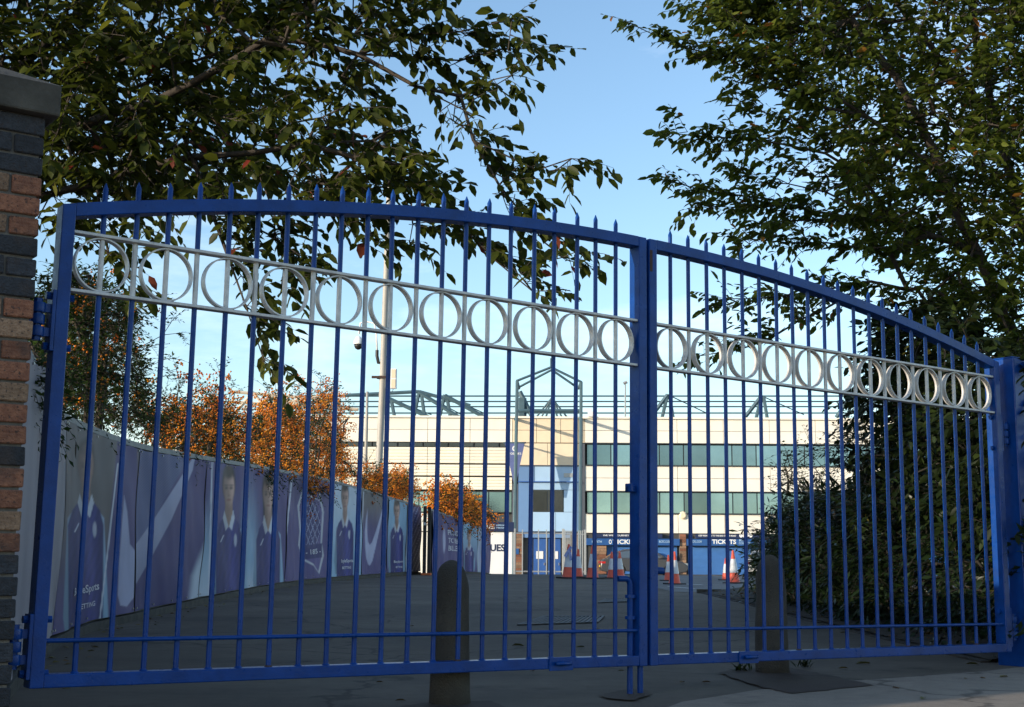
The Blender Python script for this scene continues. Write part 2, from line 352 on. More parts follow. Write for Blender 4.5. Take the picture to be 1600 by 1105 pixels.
# drain covers
def drain(poly, label):
    pts = [hit(*p) for p in poly]; c = sum(pts, Vector())/4
    t = thing('drain_cover', label, 'drain cover', (c.x, c.y, c.z))
    a, b, cc, d = pts
    fr = MB(); k = 14
    def P(u, v, z): p = a.lerp(b, u).lerp(d.lerp(cc, u), v); return (p.x, p.y, ground(p.x, p.y)+z)
    def slab(u0, u1, v0, v1, z0, z1, mb):
        mb.add([P(u0, v0, z0), P(u1, v0, z0), P(u1, v1, z0), P(u0, v1, z0), P(u0, v0, z1), P(u1, v0, z1), P(u1, v1, z1), P(u0, v1, z1)], [(0, 3, 2, 1), (4, 5, 6, 7), (0, 1, 5, 4), (1, 2, 6, 5), (2, 3, 7, 6), (3, 0, 4, 7)])
    slab(0, 1, 0, .06, 0, .014, fr); slab(0, 1, .94, 1, 0, .014, fr); slab(0, .04, .06, .94, 0, .014, fr); slab(.96, 1, .06, .94, 0, .014, fr)
    slab(.04, .96, .06, .94, 0, .004, fr); fr.build('frame', M['iron'], t, world=True)
    for i in range(k):
        sb = MB(); u = .05+.9*i/k; slab(u, u+.9/k*.6, .08, .92, .004, .012, sb); sb.build('grate_bar', M['iron'], t, world=True)
drain([(808, 978), (935, 974), (945, 964), (850, 964)], 'cast iron drain grate set in the road behind the gate')
drain([(934, 943), (985, 941), (990, 936), (945, 937)], 'small iron drain grate in the road towards the cones')

# ------------------------------------------------------------------ stadium stand
BY = 76.
def BX(px, Y=BY): return (px-800)/FPX*Y/1.0*1.0*math.cos(PITCH)*1.0118 if False else at(px, 780, Y).x
def BZ(py, Y=BY): return at(950, py, Y).z
G0 = ground(0, BY)
st = thing('stadium_stand', 'long cream stadium stand with teal window bands and blue ticket shutters', 'stadium', (BX(900), BY, G0))
def bbox(mb, x0, y0, x1, y1, f, b, mi=0):         # pixel rectangle at the facade; f,b metres in front (-) / behind
    mb.box((BX(x0), BY+f, BZ(y1)), (BX(x1), BY+b, BZ(y0)), mi)
def bpart(name, x0, y0, x1, y1, f, b, m, parent=None, bevel=0):
    mb = MB(); bbox(mb, x0, y0, x1, y1, f, b); return mb.build(name, M[m], parent or st, world=True, bevel=bevel)
def btext(s, px, py, hpx, m, f, parent=None, bold=.02, wpx=None, Y=BY, name='lettering'):
    V, Fc = text_mesh(s, 1., bold); V = np.array(V); wd = V[:, 0].max()-V[:, 0].min(); ht = V[:, 1].max()-V[:, 1].min()
    k = hpx*Y/FPX/ht; kx = (wpx*Y/FPX/wd) if wpx else k
    c = at(px, py, Y); cx = (V[:, 0].max()+V[:, 0].min())/2; cy = (V[:, 1].max()+V[:, 1].min())/2
    mb = MB(); mb.add([(c.x+(x-cx)*kx, Y+f, c.z+(y-cy)*k) for x, y in V], Fc)
    return mb.build(name, M[m], parent or st, world=True)
XL, XR = 400, 1640
mb = MB(); bbox(mb, XL, 655, XR, 905, .35, 14); core = mb.build('wall', M['wallback'], st, world=True)
# upper fascia: two rows of panels, then the parapet coping
cols = [XL+i*70.3 for i in range(int((XR-XL)/70.3)+1)]+[XR]
def prow(y0, y1, x0, x1, m, step=70.3, name='facade_panel', f=0., rib=0):
    k = max(1, round((x1-x0)/step))
    for i in range(k):
        a = x0+(x1-x0)*i/k; b = x0+(x1-x0)*(i+1)/k
        mbp = MB(); X0, X1, Z0, Z1 = BX(a)+.012, BX(b)-.012, BZ(y1)+.012, BZ(y0)-.012
        if not rib: mbp.box((X0, BY+f, Z0), (X1, BY+.3, Z1))
        else:
            pr = []; dz = (Z1-Z0)/rib
            for r_ in range(rib): z = Z0+r_*dz; pr += [(f-.05, z+.01), (f-.05, z+dz*.55), (f, z+dz*.62), (f, z+dz*.95)]
            poly = [(.3, Z0)]+pr+[(.3, Z1)]
            n_ = len(poly); mbp.add([(X0, BY+y, z) for y, z in poly]+[(X1, BY+y, z) for y, z in poly], [tuple(range(n_)), tuple(range(2*n_-1, n_-1, -1))]+[(i_, i_+n_, (i_+1) % n_+n_, (i_+1) % n_) for i_ in range(n_)])
        mbp.build(name, M[m], st, world=True)
prow(654.5, 673, XL, 800, 'cream'); prow(673, 692.5, XL, 800, 'cream')
prow(654.5, 673, 800, 914, 'tan', 38); prow(673, 692.5, 800, 914, 'tan', 38)
prow(654.5, 673, 914, XR, 'cream'); prow(673, 692.5, 914, XR, 'cream')
bpart('parapet_coping', XL, 651.5, XR, 654.5, -.12, 1.0, 'cream')
# left wing: slot windows and ribbed cladding
k = 20
for i in range(k):
    a = XL+(800-XL)*i/k; b = XL+(800-XL)*(i+1)/k
    wn = bpart('window', a+.8, 693.2, b-.8, 699.4, .10, .34, 'frame'); bpart('pane', a+2, 694, b-2, 698.8, .08, .12, 'glassdark', wn)
prow(700, 725.5, XL, 800, 'cream_rib', 66, 'ribbed_panel', rib=5); prow(727, 745, XL, 800, 'cream_rib', 66, 'ribbed_panel', rib=4); prow(746.5, 767, XL, 800, 'cream_rib', 66, 'ribbed_panel', rib=4)
def wband(x0, x1, y0, y1, step, m='glass'):
    k = round((x1-x0)/step)
    for i in range(k):
        a = x0+(x1-x0)*i/k; b = x0+(x1-x0)*(i+1)/k
        wn = bpart('window', a+.2, y0, b-.2, y1, .12, .33, 'frame')
        bpart('pane', a+.9, y0+1.2, b-.9, y1-1.0, .09, .125, m, wn)
wband(XL, 800, 769, 802, 37)
prow(803, 832, XL, 760, 'cream'); prow(833, 903, XL, 760, 'cream')
# right wing
wband(917, 1640, 694, 727, 37.6); prow(728, 747, 914, XR, 'cream', 75); prow(747, 767.5, 914, XR, 'cream', 75)
wband(917, 1640, 768.5, 802, 37.6); prow(803, 833, 914, XR, 'cream', 75)
for py in (692.6, 727.3, 767.6, 802.3): bpart('ledge', 914, py-.6, XR, py+.7, -.10, .12, 'frame')
# ground floor right: sign boards, brick piers, roller shutters
bpart('backing_wall', 914, 833.5, XR, 902, .12, .34, 'wallback')
for a, b in ((930, 1034), (1086, 1185), (1215, 1320), (1370, 1480)):
    bd = bpart('name_board', a, 834, b, 840.5, -.16, .1, 'signnavy')
btext('WE WILL JOURNEY ON...', 968, 837.2, 3.2, 'white', -.17, wpx=52); btext('KEEP RIGHT ON TO THE END OF THE ROAD', 1120, 837.2, 2.6, 'white', -.17, wpx=58)
for q in range(4):
    mbq = MB(); c = at(1157+q*5, 837.3, BY); mbq.lathe([(.10, 0), (.10, .01)], 12); 
    for i_, v in enumerate(mbq.v): mbq.v[i_] = (c.x+v[0], BY-.165-v[2], c.z+v[1])
    mbq.build('badge', M['white'], st, world=True)
for a, b in ((914, 1060), (1071, 1200), (1212, 1340), (1352, 1480)):
    sg = bpart('sign_fascia', a, 841.5, b, 852, -.3, .1, 'signblue')
    mbs = MB(); X0, X1, Z0, Z1 = BX(a+14 if a == 914 else a+3), BX(b-3), BZ(901), BZ(853); kk = 26; pr = []
    a0 = BX(948) if a == 914 else X0
    for r_ in range(kk): z = Z0+(Z1-Z0)*r_/kk; dz = (Z1-Z0)/kk; pr += [(.05, z), (.02, z+dz*.25), (.02, z+dz*.75)]
    poly = [(.2, Z0)]+pr+[(.2, Z1)]; n_ = len(poly)
    mbs.add([(a0, BY+y, z) for y, z in poly]+[(X1, BY+y, z) for y, z in poly], [tuple(range(n_)), tuple(range(2*n_-1, n_-1, -1))]+[(i_, i_+n_, (i_+1) % n_+n_, (i_+1) % n_) for i_ in range(n_)])
    mbs.build('roller_shutter', M['shutter'], st, world=True)
btext('TICKETS', 978, 846.7, 7, 'white', -.31, bold=.03, wpx=42); btext('TICKETS', 1130, 846.7, 7, 'white', -.31, bold=.03, wpx=37)
btext('NORTH', 932, 846.5, 3.5, 'bpale', -.31, wpx=15); btext('BCFC.COM', 1038, 846.5, 3.5, 'bpale', -.31, wpx=18); btext('BCFC.COM', 1087, 846.5, 3.5, 'bpale', -.31, wpx=16)
btext('BUY &', 1160, 844.6, 3.2, 'bpale', -.31, wpx=13); btext('COLLECT', 1162, 849, 3.2, 'bpale', -.31, wpx=18); btext('HOME', 1186, 847, 3.2, 'white', -.31, wpx=10)
btext('O', 953, 846.7, 7, 'white', -.31, wpx=4.5, bold=.03)
def pier(a, b, y0, y1):
    p = bpart('brick_pier', a, y0, b, y1, -.18, .15, 'mortar'); hz = (BZ(y0)-BZ(y1)); k = int(hz/.15); w_ = BX(b)-BX(a); q = max(1, round(w_/.45))
    mesh = None
    for r_ in range(k):
        z = BZ(y1)+hz*r_/k
        for c_ in range(q):
            mbp = MB(); mbp.box((BX(a)+w_*c_/q+.008, BY-.2, z+.008), (BX(a)+w_*(c_+1)/q-.008, BY-.17, z+hz/k-.008)); mbp.build('brick', M['bbuff'] if rnd.random() < .6 else M['bred'], p, world=True)
pier(931, 947, 853, 901); pier(1060.5, 1070.5, 834, 901); pier(1201, 1211, 841, 901)
mbq = MB(); c = at(1067, 805.5, BY); mbq.lathe([(.22, 0), (.22, .08), (.14, .14)], 14)
for i_, v in enumerate(mbq.v): mbq.v[i_] = (c.x+v[0], BY-v[2], c.z+v[1])
mbq.build('bulkhead_lamp', M['tan'], st, world=True)
# entrance bay
bpart('bay_panel', 801, 693.6, 855, 727.6, -.02, .3, 'tan'); bpart('bay_panel', 855.6, 693.6, 905, 727.6, -.02, .3, 'tan')
bpart('dark_return', 905, 693.6, 914, 832, -.05, .3, 'dgrey'); bpart('dark_return', 800, 757, 809.5, 832, -.05, .3, 'dgrey')
bpart('bay_beam', 800, 727.6, 906, 729.4, -.16, .3, 'dgrey')
for a, b, y0, y1, m in ((810, 835, 729.6, 753, 'bpanel'), (835.6, 866, 729.6, 753, 'bpale'), (866.6, 905, 729.6, 753, 'bpale'),
                       (810, 831, 754.5, 832, 'bpanel'), (831.6, 905, 754.5, 766, 'bpale'), (881, 905, 766.6, 800.5, 'bpale'), (831.6, 868, 801, 831, 'bpale'), (868.6, 905, 801, 831, 'bpale')):
    bpart('blue_panel', a, y0, b, y1, -.10, .3, m)
bpart('bay_ledge', 809, 753, 906, 754.5, -.22, .3, 'bdoor')
wn = bpart('window', 832, 766.6, 880.5, 800.5, -.06, .3, 'frame'); bpart('pane', 833.4, 767.8, 855, 799.5, -.08, -.05, 'glassdark', wn); bpart('pane', 857, 767.8, 879.4, 799.5, -.08, -.05, 'glassdark', wn)
bpart('vent', 881, 740, 895, 746, -.14, 0, 'galv')
bpart('porch_wall', 800, 832.5, 914, 902, .2, .34, 'mortar'); pier(801, 816, 833, 901); pier(890, 905, 833, 901)
for a, b in ((834, 853), (857, 876)):
    d_ = bpart('door', a, 842, b, 900, .05, .25, 'bdoor'); bpart('notice', a+4 if a < 850 else a+3, 862, b-4, 874, .02, .06, 'offwhite', d_); bpart('handle', b-3, 880, b-2, 884, 0, .06, 'galv', d_)
bpart('porch_beam', 816, 833, 890, 841, -.1, .24, 'bpanel')
bpart('notice', 806, 858, 811, 867, -.24, -.19, 'signblue')
# roof steelwork above the parapet
def steel(name, pts, r, m='teal', n=6):
    mb = MB(); mb.tube(pts, r, n); return mb.build(name, M[m], st, world=True)
for py, Y in ((619, 84), (627.5, 86), (635.5, 88), (645.5, 90)):
    steel('roof_purlin', [at(430, py, Y), at(1660, py, Y)], .055)
steel('roof_purlin', [at(805, 642, 79), at(908, 642, 79)], .12)
def aframe(px, top, l, r_, base=655, Y=83, th=.11):
    steel('roof_strut', [at(px, top, Y), at(px-l, base, Y)], th); steel('roof_strut', [at(px+3, top+1, Y), at(px+r_, base, Y)], th)
for px, top in ((695, 617), (655, 612), (1043, 616), (1190, 618), (1333, 612), (1368, 614), (608, 622)):
    aframe(px, top, 9, 9); Y = 83
    steel('roof_rafter', [at(px, top+1, Y), at(px+62 if px < 800 else px-26, 652, Y)], .14)
    steel('roof_tie', [at(px+3, top+2, Y), at(px+66, 648, Y+3)], .035)
steel('roof_rafter', [at(540, 618, 83), at(655, 612, 83)], .12); steel('roof_rafter', [at(655, 612, 83), at(735, 634, 83)], .12)
for d_ in (-24, -16, -9, 9, 16, 24): steel('roof_strut', [at(862, 622, 82), at(862+d_, 652, 82)], .06)
steel('roof_strut', [at(812, 612, 80), at(832, 652, 80)], .16); steel('roof_strut', [at(815, 622, 80), at(815, 652, 80)], .3)
for a, b in (((430, 632), (520, 616)), ((430, 620), (380, 640)), ((430, 620), (500, 640)), ((360, 628), (560, 640)), ((360, 612), (530, 626)), ((395, 614), (372, 640)), ((395, 614), (420, 640)), ((470, 618), (450, 642)), ((470, 618), (490, 642))):
    steel('lattice_truss', [at(*a, 84), at(*b, 84)], .11, 'beige_steel')
steel('aerial_mast', [at(977, 655, 80), at(977, 598, 80)], .05, 'galv'); steel('aerial_mast', [at(974, 599, 80), at(980, 597, 80)], .1, 'galv')
bpart('roof_box', 919, 644, 927, 652, -.3, .3, 'offwhite')
# steel gantry standing in front of the entrance
GY = 73.8
gy = thing('steel_gantry', 'teal steel gantry with pointed top standing before the blue entrance bay', 'gantry', (at(857, 900, GY).x, GY, ground(0, GY)))
def gpart(name, pts, r): mb = MB(); mb.tube(pts, r, 6); mb.build(name, M['teal'], gy, world=True)
zg = ground(0, GY)
pl = at(808, 595, GY); pr_ = at(908, 597, GY)
gpart('post', [pl, (at(804, 692, GY).x, GY, zg)], [.09, .10]); gpart('post', [pr_, (at(906, 692, GY).x, GY, zg)], [.09, .10])
gpart('rafter', [pl, at(861, 574, GY)], .075); gpart('rafter', [pr_, at(861, 574, GY)], .075)
gpart('rafter', [at(811, 605, GY+1.4), at(862, 578, GY+1.2)], .07); gpart('rafter', [at(904, 607, GY+1.4), at(862, 578, GY+1.2)], .07)
gpart('bracket', [pl, at(811, 607, GY+1.5)], .08); gpart('bracket', [pr_, at(904, 607, GY+1.5)], .08)
gpart('bracket', [at(805, 655, GY), at(805, 655, BY)], .09); gpart('bracket', [at(906, 655, GY), at(906, 655, BY)], .09)
gpart('finial', [at(861, 576, GY), at(861, 560, GY)], .06)
# pennant
FY = 74.2
pn = thing('pennant_banner', 'blue triangular pennant hanging point down beside the entrance bay', 'pennant', at(805, 757, FY))
mb = MB(); P3 = [at(788.5, 692, FY), at(820, 692, FY), at(806, 757, FY), at(803, 757, FY)]
mb.add([(p.x, FY-.03, p.z) for p in P3]+[(p.x, FY+.03, p.z) for p in P3], [(0, 1, 2, 3), (7, 6, 5, 4), (0, 4, 5, 1), (1, 5, 6, 2), (2, 6, 7, 3), (3, 7, 4, 0)])
M['pennant'] = mat('pennant_blue', (.10, .13, .30), .6, var=.1, scale=2); mb.build('sheet', M['pennant'], pn, world=True)
btext("FOSTER'S", 805, 709, 3.6, 'white', -.036, pn, wpx=19, Y=FY, name='lettering'); btext('O', 804.5, 701, 9, 'white', -.036, pn, wpx=8.5, Y=FY, bold=.04, name='emblem'); btext('I', 804.5, 701, 4, 'white', -.036, pn, Y=FY, bold=.02, name='emblem')
mb = MB(); mb.tube([at(786, 692, FY), at(822, 692, FY)], .05, 6); mb.tube([at(804, 692, FY), at(804, 692, BY)], .05, 6); mb.build('arm', M['teal'], pn, world=True)

# galvanised railings before the entrance
def railing(x0, x1, ytop, ybot, Y, step, label, name='metal_railing'):
    t = thing(name, label, 'railing', (at((x0+x1)/2, ybot, Y).x, Y, ground(0, Y))); z0 = ground(0, Y)
    zt = at(900, ytop, Y).z
    for z in (z0+.25, zt-.2): mb = MB(); mb.tube([(at(x0, 800, Y).x, Y, z), (at(x1, 800, Y).x, Y, z)], .04, 6); mb.build('rail', M['galv'], t, world=True)
    x = x0
    while x <= x1: mb = MB(); X = at(x, 800, Y).x; mb.box((X-.03, Y-.05, z0), (X+.03, Y-.04+.03, zt)); mb.build('bar', M['galv'], t, world=True); x += step
    for x in (x0, x1): mb = MB(); X = at(x, 800, Y).x; mb.box((X-.06, Y-.06, z0), (X+.06, Y+.06, zt+.05)); mb.build('post', M['galv'], t, world=True)
railing(881, 914, 829, 899, 72.5, 3.2, 'tall galvanised railing panel to the right of the blue doors')
railing(804, 880, 828, 899, 72.6, 12.5, 'widely spaced tall metal railing across the brick entrance porch')

# white kiosk
KY = 58.
kk = thing('kiosk', 'white kiosk panel with navy lettering under a blue header', 'kiosk', (at(770, 896, KY).x, KY, ground(0, KY)))
def kb(name, x0, y0, x1, y1, f, b, m):
    mb = MB(); mb.box((at(x0, 850, KY).x, KY+f, at(780, y1, KY).z), (at(x1, 850, KY).x, KY+b, at(780, y0, KY).z)); return mb.build(name, M[m], kk, world=True, bevel=.01)
kb('body', 735, 831, 799, 897, 0, 2.2, 'offwhite'); kb('header', 732, 816, 803, 830.6, -.12, 2.3, 'signnavy'); kb('edge_trim', 797.4, 831, 800.5, 897, -.04, .2, 'offwhite'); kb('roof_box', 752, 810, 766, 815.6, .2, 1.4, 'signnavy')
btext('BLUES', 770, 856, 11, 'navytext', -.012, kk, wpx=38, Y=KY, bold=.03); btext('BLUES', 763, 823, 7, 'white', -.13, kk, wpx=20, Y=KY, bold=.02); btext('OFFICIAL', 783, 821, 2.4, 'bpale', -.13, kk, wpx=15, Y=KY); btext('MERCHANDISE', 785, 825, 2.4, 'bpale', -.13, kk, wpx=18, Y=KY)

# ------------------------------------------------------------------ hoarding with printed banners along the curved road
knots = [(0, 1090), (40, 1046), (78, 1008), (140, 985), (205, 970), (270, 954), (330, 940), (390, 927), (440, 917), (500, 909.5), (560, 904.5), (610, 900.5), (655, 897.5)]
KP = [(-1.97, 5.0), (-2.12, 5.6)]+[tuple(hit(*k))[:2] for k in knots]
tops = [(-60, 470), (0, 512), (45, 548), (78, 632), (100, 652), (140, 668), (205, 695), (270, 707), (330, 717), (390, 727), (440, 736), (500, 747), (560, 763), (610, 778), (655, 791)]
far = [(672, 896.8, 796), (700, 896, 805), (725, 895.5, 815), (765, 894.5, 829)]
def resample(P, n):
    P = np.array(P, float)
    for _ in range(3):           # round the bends
        Q = [P[0]]
        for a, b in zip(P[:-1], P[1:]): Q += [a*.75+b*.25, a*.25+b*.75]
        Q.append(P[-1]); P = np.array(Q)
    d = np.r_[0, np.cumsum(np.linalg.norm(np.diff(P, axis=0), axis=1))]; s = np.linspace(0, d[-1], n)
    return np.stack([np.interp(s, d, P[:, k]) for k in (0, 1)], 1), s
CV, CS = resample(KP, 260)
class Fence:
    def __init__(f, CV, CS, topf):
        f.C = CV; f.S = CS; f.ratio = CV[:, 0]/CV[:, 1]
        T = np.gradient(CV, axis=0); T /= np.linalg.norm(T, axis=1)[:, None]; f.N = np.stack([T[:, 1], -T[:, 0]], 1)
        o = np.argsort(f.ratio); f.o = o
        f.topz = topf
    def s_of(f, px, py):
        d = ray(px, py); return float(np.interp(d[0], f.ratio[f.o], f.S[f.o]))
    def xy(f, s, off=0):
        x = np.interp(s, f.S, f.C[:, 0]); y = np.interp(s, f.S, f.C[:, 1]); nx = np.interp(s, f.S, f.N[:, 0]); ny = np.interp(s, f.S, f.N[:, 1])
        return x+nx*off, y+ny*off
def wr(s, z): return .016*math.sin(s*2.7+z*1.3)+.010*math.sin(s*6.7-z*4.1)+.005*math.sin(z*6+s*2)+.003*math.sin(s*11+z*7)+.01
tpx = [t[0] for t in tops]
def top_from_px(f):
    zs = []
    for (x, y), s in zip(f.C, f.S):
        px = topix((x, y, 1.5))[0]; py = np.interp(px, tpx, [t[1] for t in tops]); zs.append(min(2.35, max(1.6, at(px, py, y).z)))
    z = np.array(zs); k = np.ones(15)/15; z = np.convolve(np.pad(z, 7, mode='edge'), k, 'valid'); return z
F1 = Fence(CV, CS, None); F1.topz = top_from_px(F1)
FK = [tuple(at(px, yb, Y))[:2] for (px, yb, yt), Y in zip(far, (37.5, 41.5, 46, 56))]
CV2, CS2 = resample(FK, 80); F2 = Fence(CV2, CS2, None)
F2.topz = np.array([at(px, np.interp(px, [f[0] for f in far], [f[2] for f in far]), y).z for (x, y) in CV2 for px in [topix((x, y, 1.5))[0]]])
def topz(F, s): return float(np.interp(s, F.S, F.topz))
M['hoard'] = mat('hoarding_board', (.16, .16, .155), .8, var=.2, scale=4, bump=.2)
M['cap'] = mat('grey_capping', (.22, .225, .22), .6, var=.2, scale=8)
def fence_thing(F, label):
    x, y = F.xy(F.S[len(F.S)//2]); t = thing('hoarding_fence', label, 'fence', (x, y, ground(x, y)))
    def ribbon(name, z0f, z1f, o0, o1, m, n=120):
        ss = np.linspace(F.S[0], F.S[-1], n); mb = MB(); vs = []
        for s in ss:
            for off, zf in ((o0, z0f), (o1, z0f), (o1, z1f), (o0, z1f)):
                xx, yy = F.xy(s, off); vs.append((xx, yy, zf(s, xx, yy)))
        fs = [(i*4+k, i*4+(k+1) % 4, i*4+4+(k+1) % 4, i*4+4+k) for i in range(n-1) for k in range(4)]+[(0, 1, 2, 3), ((n-1)*4+3, (n-1)*4+2, (n-1)*4+1, (n-1)*4)]
        mb.add(vs, fs); mb.build(name, m, t, world=True)
    ribbon('board', lambda s, x, y: ground(x, y)-.02, lambda s, x, y: topz(F, s)-.03, -.05, -.02, M['hoard'])
    ribbon('capping', lambda s, x, y: topz(F, s)-.03, lambda s, x, y: topz(F, s)+.02, -.07, .012, M['cap'])
    ribbon('base_kerb', lambda s, x, y: ground(x, y)-.02, lambda s, x, y: ground(x, y)+.07, -.02, .05, M['conc'])
    s = F.S[0]+.4
    while s < F.S[-1]:
        x, y = F.xy(s, -.09); mb = MB(); mb.box((x-.03, y-.03, ground(x, y)), (x+.03, y+.03, topz(F, s)+.05)); mb.build('post', M['galv'], t, world=True); s += 2.4
    return t
fence_thing(F1, 'grey hoarding fence carrying the printed banners along the curving road')
fence_thing(F2, 'far grey hoarding fence beyond the black gate post, leading to the kiosk')
# prints: colours stored on the fine banner mesh itself
m = bpy.data.materials.new('banner_print'); m.use_nodes = True; tt = m.node_tree; bs = tt.nodes['Principled BSDF']; bs.inputs['Roughness'].default_value = .6; bs.inputs['Specular IOR Level'].default_value = .2
an = tt.nodes.new('ShaderNodeAttribute'); an.attribute_name = 'ink'
gn = tt.nodes.new('ShaderNodeNewGeometry'); nn = tt.nodes.new('ShaderNodeTexNoise'); nn.inputs['Scale'].default_value = 3.5; nn.inputs['Detail'].default_value = 6; tt.links.new(gn.outputs['Position'], nn.inputs['Vector'])
rr_ = tt.nodes.new('ShaderNodeMapRange'); rr_.inputs['To Min'].default_value = .86; rr_.inputs['To Max'].default_value = 1.14; tt.links.new(nn.outputs[0], rr_.inputs[0])
vm = tt.nodes.new('ShaderNodeVectorMath'); vm.operation = 'SCALE'; tt.links.new(an.outputs['Color'], vm.inputs[0]); tt.links.new(rr_.outputs[0], vm.inputs['Scale']); tt.links.new(vm.outputs[0], bs.inputs['Base Color'])
M['ink'] = m; M['inkwhite'] = mat('white_ink', (.58, .56, .62), .6, var=.08, scale=5, spec=.2)
INK = dict(purple=(.092, .074, .195), navy=(.030, .030, .13), grey=(.16, .14, .14), tick=(.40, .40, .55), cyan=(.27, .42, .55), pale=(.50, .55, .62), skin=(.50, .31, .25), hair=(.05, .038, .034), white=(.60, .60, .66), steel=(.085, .095, .19), sleeve=(.36, .46, .60), fabric=(.31, .28, .31))
def sstep(x): x = np.clip(x, 0, 1); return x*x*(3-2*x)
class Paint:
    def __init__(p, X, Y, c): p.X, p.Y = X, Y; p.C = np.tile(np.array(c, float), (len(X), 1))
    def fill(p, mask, c):
        c = np.array(c, float); p.C = p.C*(1-mask[:, None])+(c if c.ndim == 2 else c[None])*mask[:, None]
    def poly(p, pts, soft=1.):
        X, Y = p.X, p.Y; d = np.full(len(X), 1e9); ins = inpoly(np.stack([X, Y], 1), pts)
        for (x0, y0), (x1, y1) in zip(pts, pts[1:]+pts[:1]):
            dx, dy = x1-x0, y1-y0; t = np.clip(((X-x0)*dx+(Y-y0)*dy)/max(1e-9, dx*dx+dy*dy), 0, 1); d = np.minimum(d, np.hypot(X-x0-t*dx, Y-y0-t*dy))
        return sstep(.5+np.where(ins, d, -d)/(2*soft))
    def ell(p, cx, cy, rx, ry, soft=.12): return sstep((1-np.hypot((p.X-cx)/rx, (p.Y-cy)/ry))/soft*.5+.5)
    def line(p, a, b, w, c, k=1.):
        (x0, y0), (x1, y1) = a, b; dx, dy = x1-x0, y1-y0; t = np.clip(((p.X-x0)*dx+(p.Y-y0)*dy)/(dx*dx+dy*dy), 0, 1); d = np.hypot(p.X-x0-t*dx, p.Y-y0-t*dy); p.fill(sstep((w-d)/1.2+.5)*k, c)
    def grad(p, c0, c1, u): return np.array(c0)[None]*(1-u[:, None])+np.array(c1)[None]*u[:, None]
def inpoly(pts, poly):
    x, y = pts[:, 0], pts[:, 1]; c = np.zeros(len(x), bool); n = len(poly); j = n-1
    for i in range(n):
        xi, yi = poly[i]; xj, yj = poly[j]
        if yi != yj: c ^= ((yi > y) != (yj > y)) & (x < (xj-xi)*(y-yi)/(yj-yi)+xi)
        j = i
    return c
def p_player(p, cx, hy, hw, hh, bottom, tw, long_hair=False, faint=1.):
    X, Y = p.X, p.Y; sh = hy+hh*1.42; k = tw/22.
    lit = sstep((X-(cx-hw))/(2*hw))
    arm = p.grad(INK['sleeve'], INK['cyan'], sstep((Y-sh)/(bottom-sh)))
    for sg in (-1, 1):
        p.fill(p.poly([(cx+sg*tw*.55, sh+hh*.25), (cx+sg*tw*.92, sh+hh*.62), (cx+sg*tw*1.14, bottom-hh*.9), (cx+sg*tw*1.0, bottom), (cx+sg*tw*.7, bottom), (cx+sg*tw*.62, sh+hh*1.4)], 1.2*k), arm*(1. if sg > 0 else .62))
    shirt = p.grad(INK['navy'], np.array(INK['navy'])*2.1, np.exp(-((X-cx-tw*.25)/(tw*.35))**2)*.7); shirt = shirt*(1+.16*np.sin(X*.9/k+Y*.25/k)*np.sin(Y*.13/k))[:, None]
    p.fill(p.poly([(cx-hw*.7, sh-hh*.1), (cx+hw*.7, sh-hh*.1), (cx+tw*.72, sh+hh*.32), (cx+tw*.9, sh+hh*.9), (cx+tw*.86, bottom+6), (cx-tw*.86, bottom+6), (cx-tw*.9, sh+hh*.9), (cx-tw*.68, sh+hh*.32)], 1.1*k), shirt)
    if long_hair: p.fill(p.poly([(cx-hw*1.05, hy-hh*.3), (cx+hw*1.1, hy-hh*.3), (cx+hw*1.25, sh+hh*.25), (cx+hw*.6, sh+hh*.1), (cx-hw*.9, sh-hh*.1)], 1.)*.9, INK['hair'])
    p.fill(p.ell(cx, hy-hh*.2, hw*1.08, hh*.88, .2)*faint, INK['hair'])
    neck = np.array(INK['skin'])[None]*(.35+.4*lit)[:, None]; p.fill(p.poly([(cx-hw*.58, hy+hh*.45), (cx+hw*.58, hy+hh*.45), (cx+hw*.68, sh+hh*.1), (cx, sh+hh*.5), (cx-hw*.68, sh+hh*.1)], .8)*faint, neck)
    face = np.array(INK['skin'])[None]*(.42+.75*lit-.25*sstep((Y-hy-hh*.4)/(hh*.8)))[:, None]
    p.fill(np.maximum(p.ell(cx, hy-hh*.04, hw*.92, hh*.8, .16), p.ell(cx, hy+hh*.3, hw*.74, hh*.66, .16))*faint, face)
    for sg in (-1, 1):
        p.fill(p.ell(cx+sg*hw*.38, hy+hh*.02, hw*.24, hh*.07, .8)*.8*faint, np.array(INK['hair'])); p.fill(p.ell(cx+sg*hw*.4, hy-hh*.11, hw*.32, hh*.045, .9)*.65*faint, np.array(INK['hair'])*1.4)
    p.fill(p.ell(cx-hw*.1, hy+hh*.25, hw*.16, hh*.2, 1.)*.45*faint, np.array(INK['skin'])*.45); p.fill(p.ell(cx, hy+hh*.37, hw*.22, hh*.05, 1.)*.6*faint, np.array(INK['skin'])*.4)
    p.fill(p.ell(cx, hy+hh*.58, hw*.36, hh*.055, .8)*.75*faint, (.22, .08, .075))
    p.fill(p.ell(cx, hy-hh*.72, hw*.85, hh*.3, .5)*faint, np.array(INK['hair'])*1.3)
    for sg in (-1, 1): p.fill(p.poly([(cx+sg*hw*.72, sh-hh*.34), (cx+sg*hw*.98, sh+hh*.02), (cx+sg*hw*.5, sh+hh*.62), (cx+sg*hw*.06, sh+hh*.42)], .8), np.array(INK['white'])*(1 if sg > 0 else .72))
    q = sh+hh*.95; p.fill(p.ell(cx+tw*.45, q+hh*.12, tw*.1, hh*.3, .3)*.75, INK['white']); p.line((cx-tw*.55, q+hh*.2), (cx-tw*.36, q-hh*.1), .7*k, INK['white'], .8)
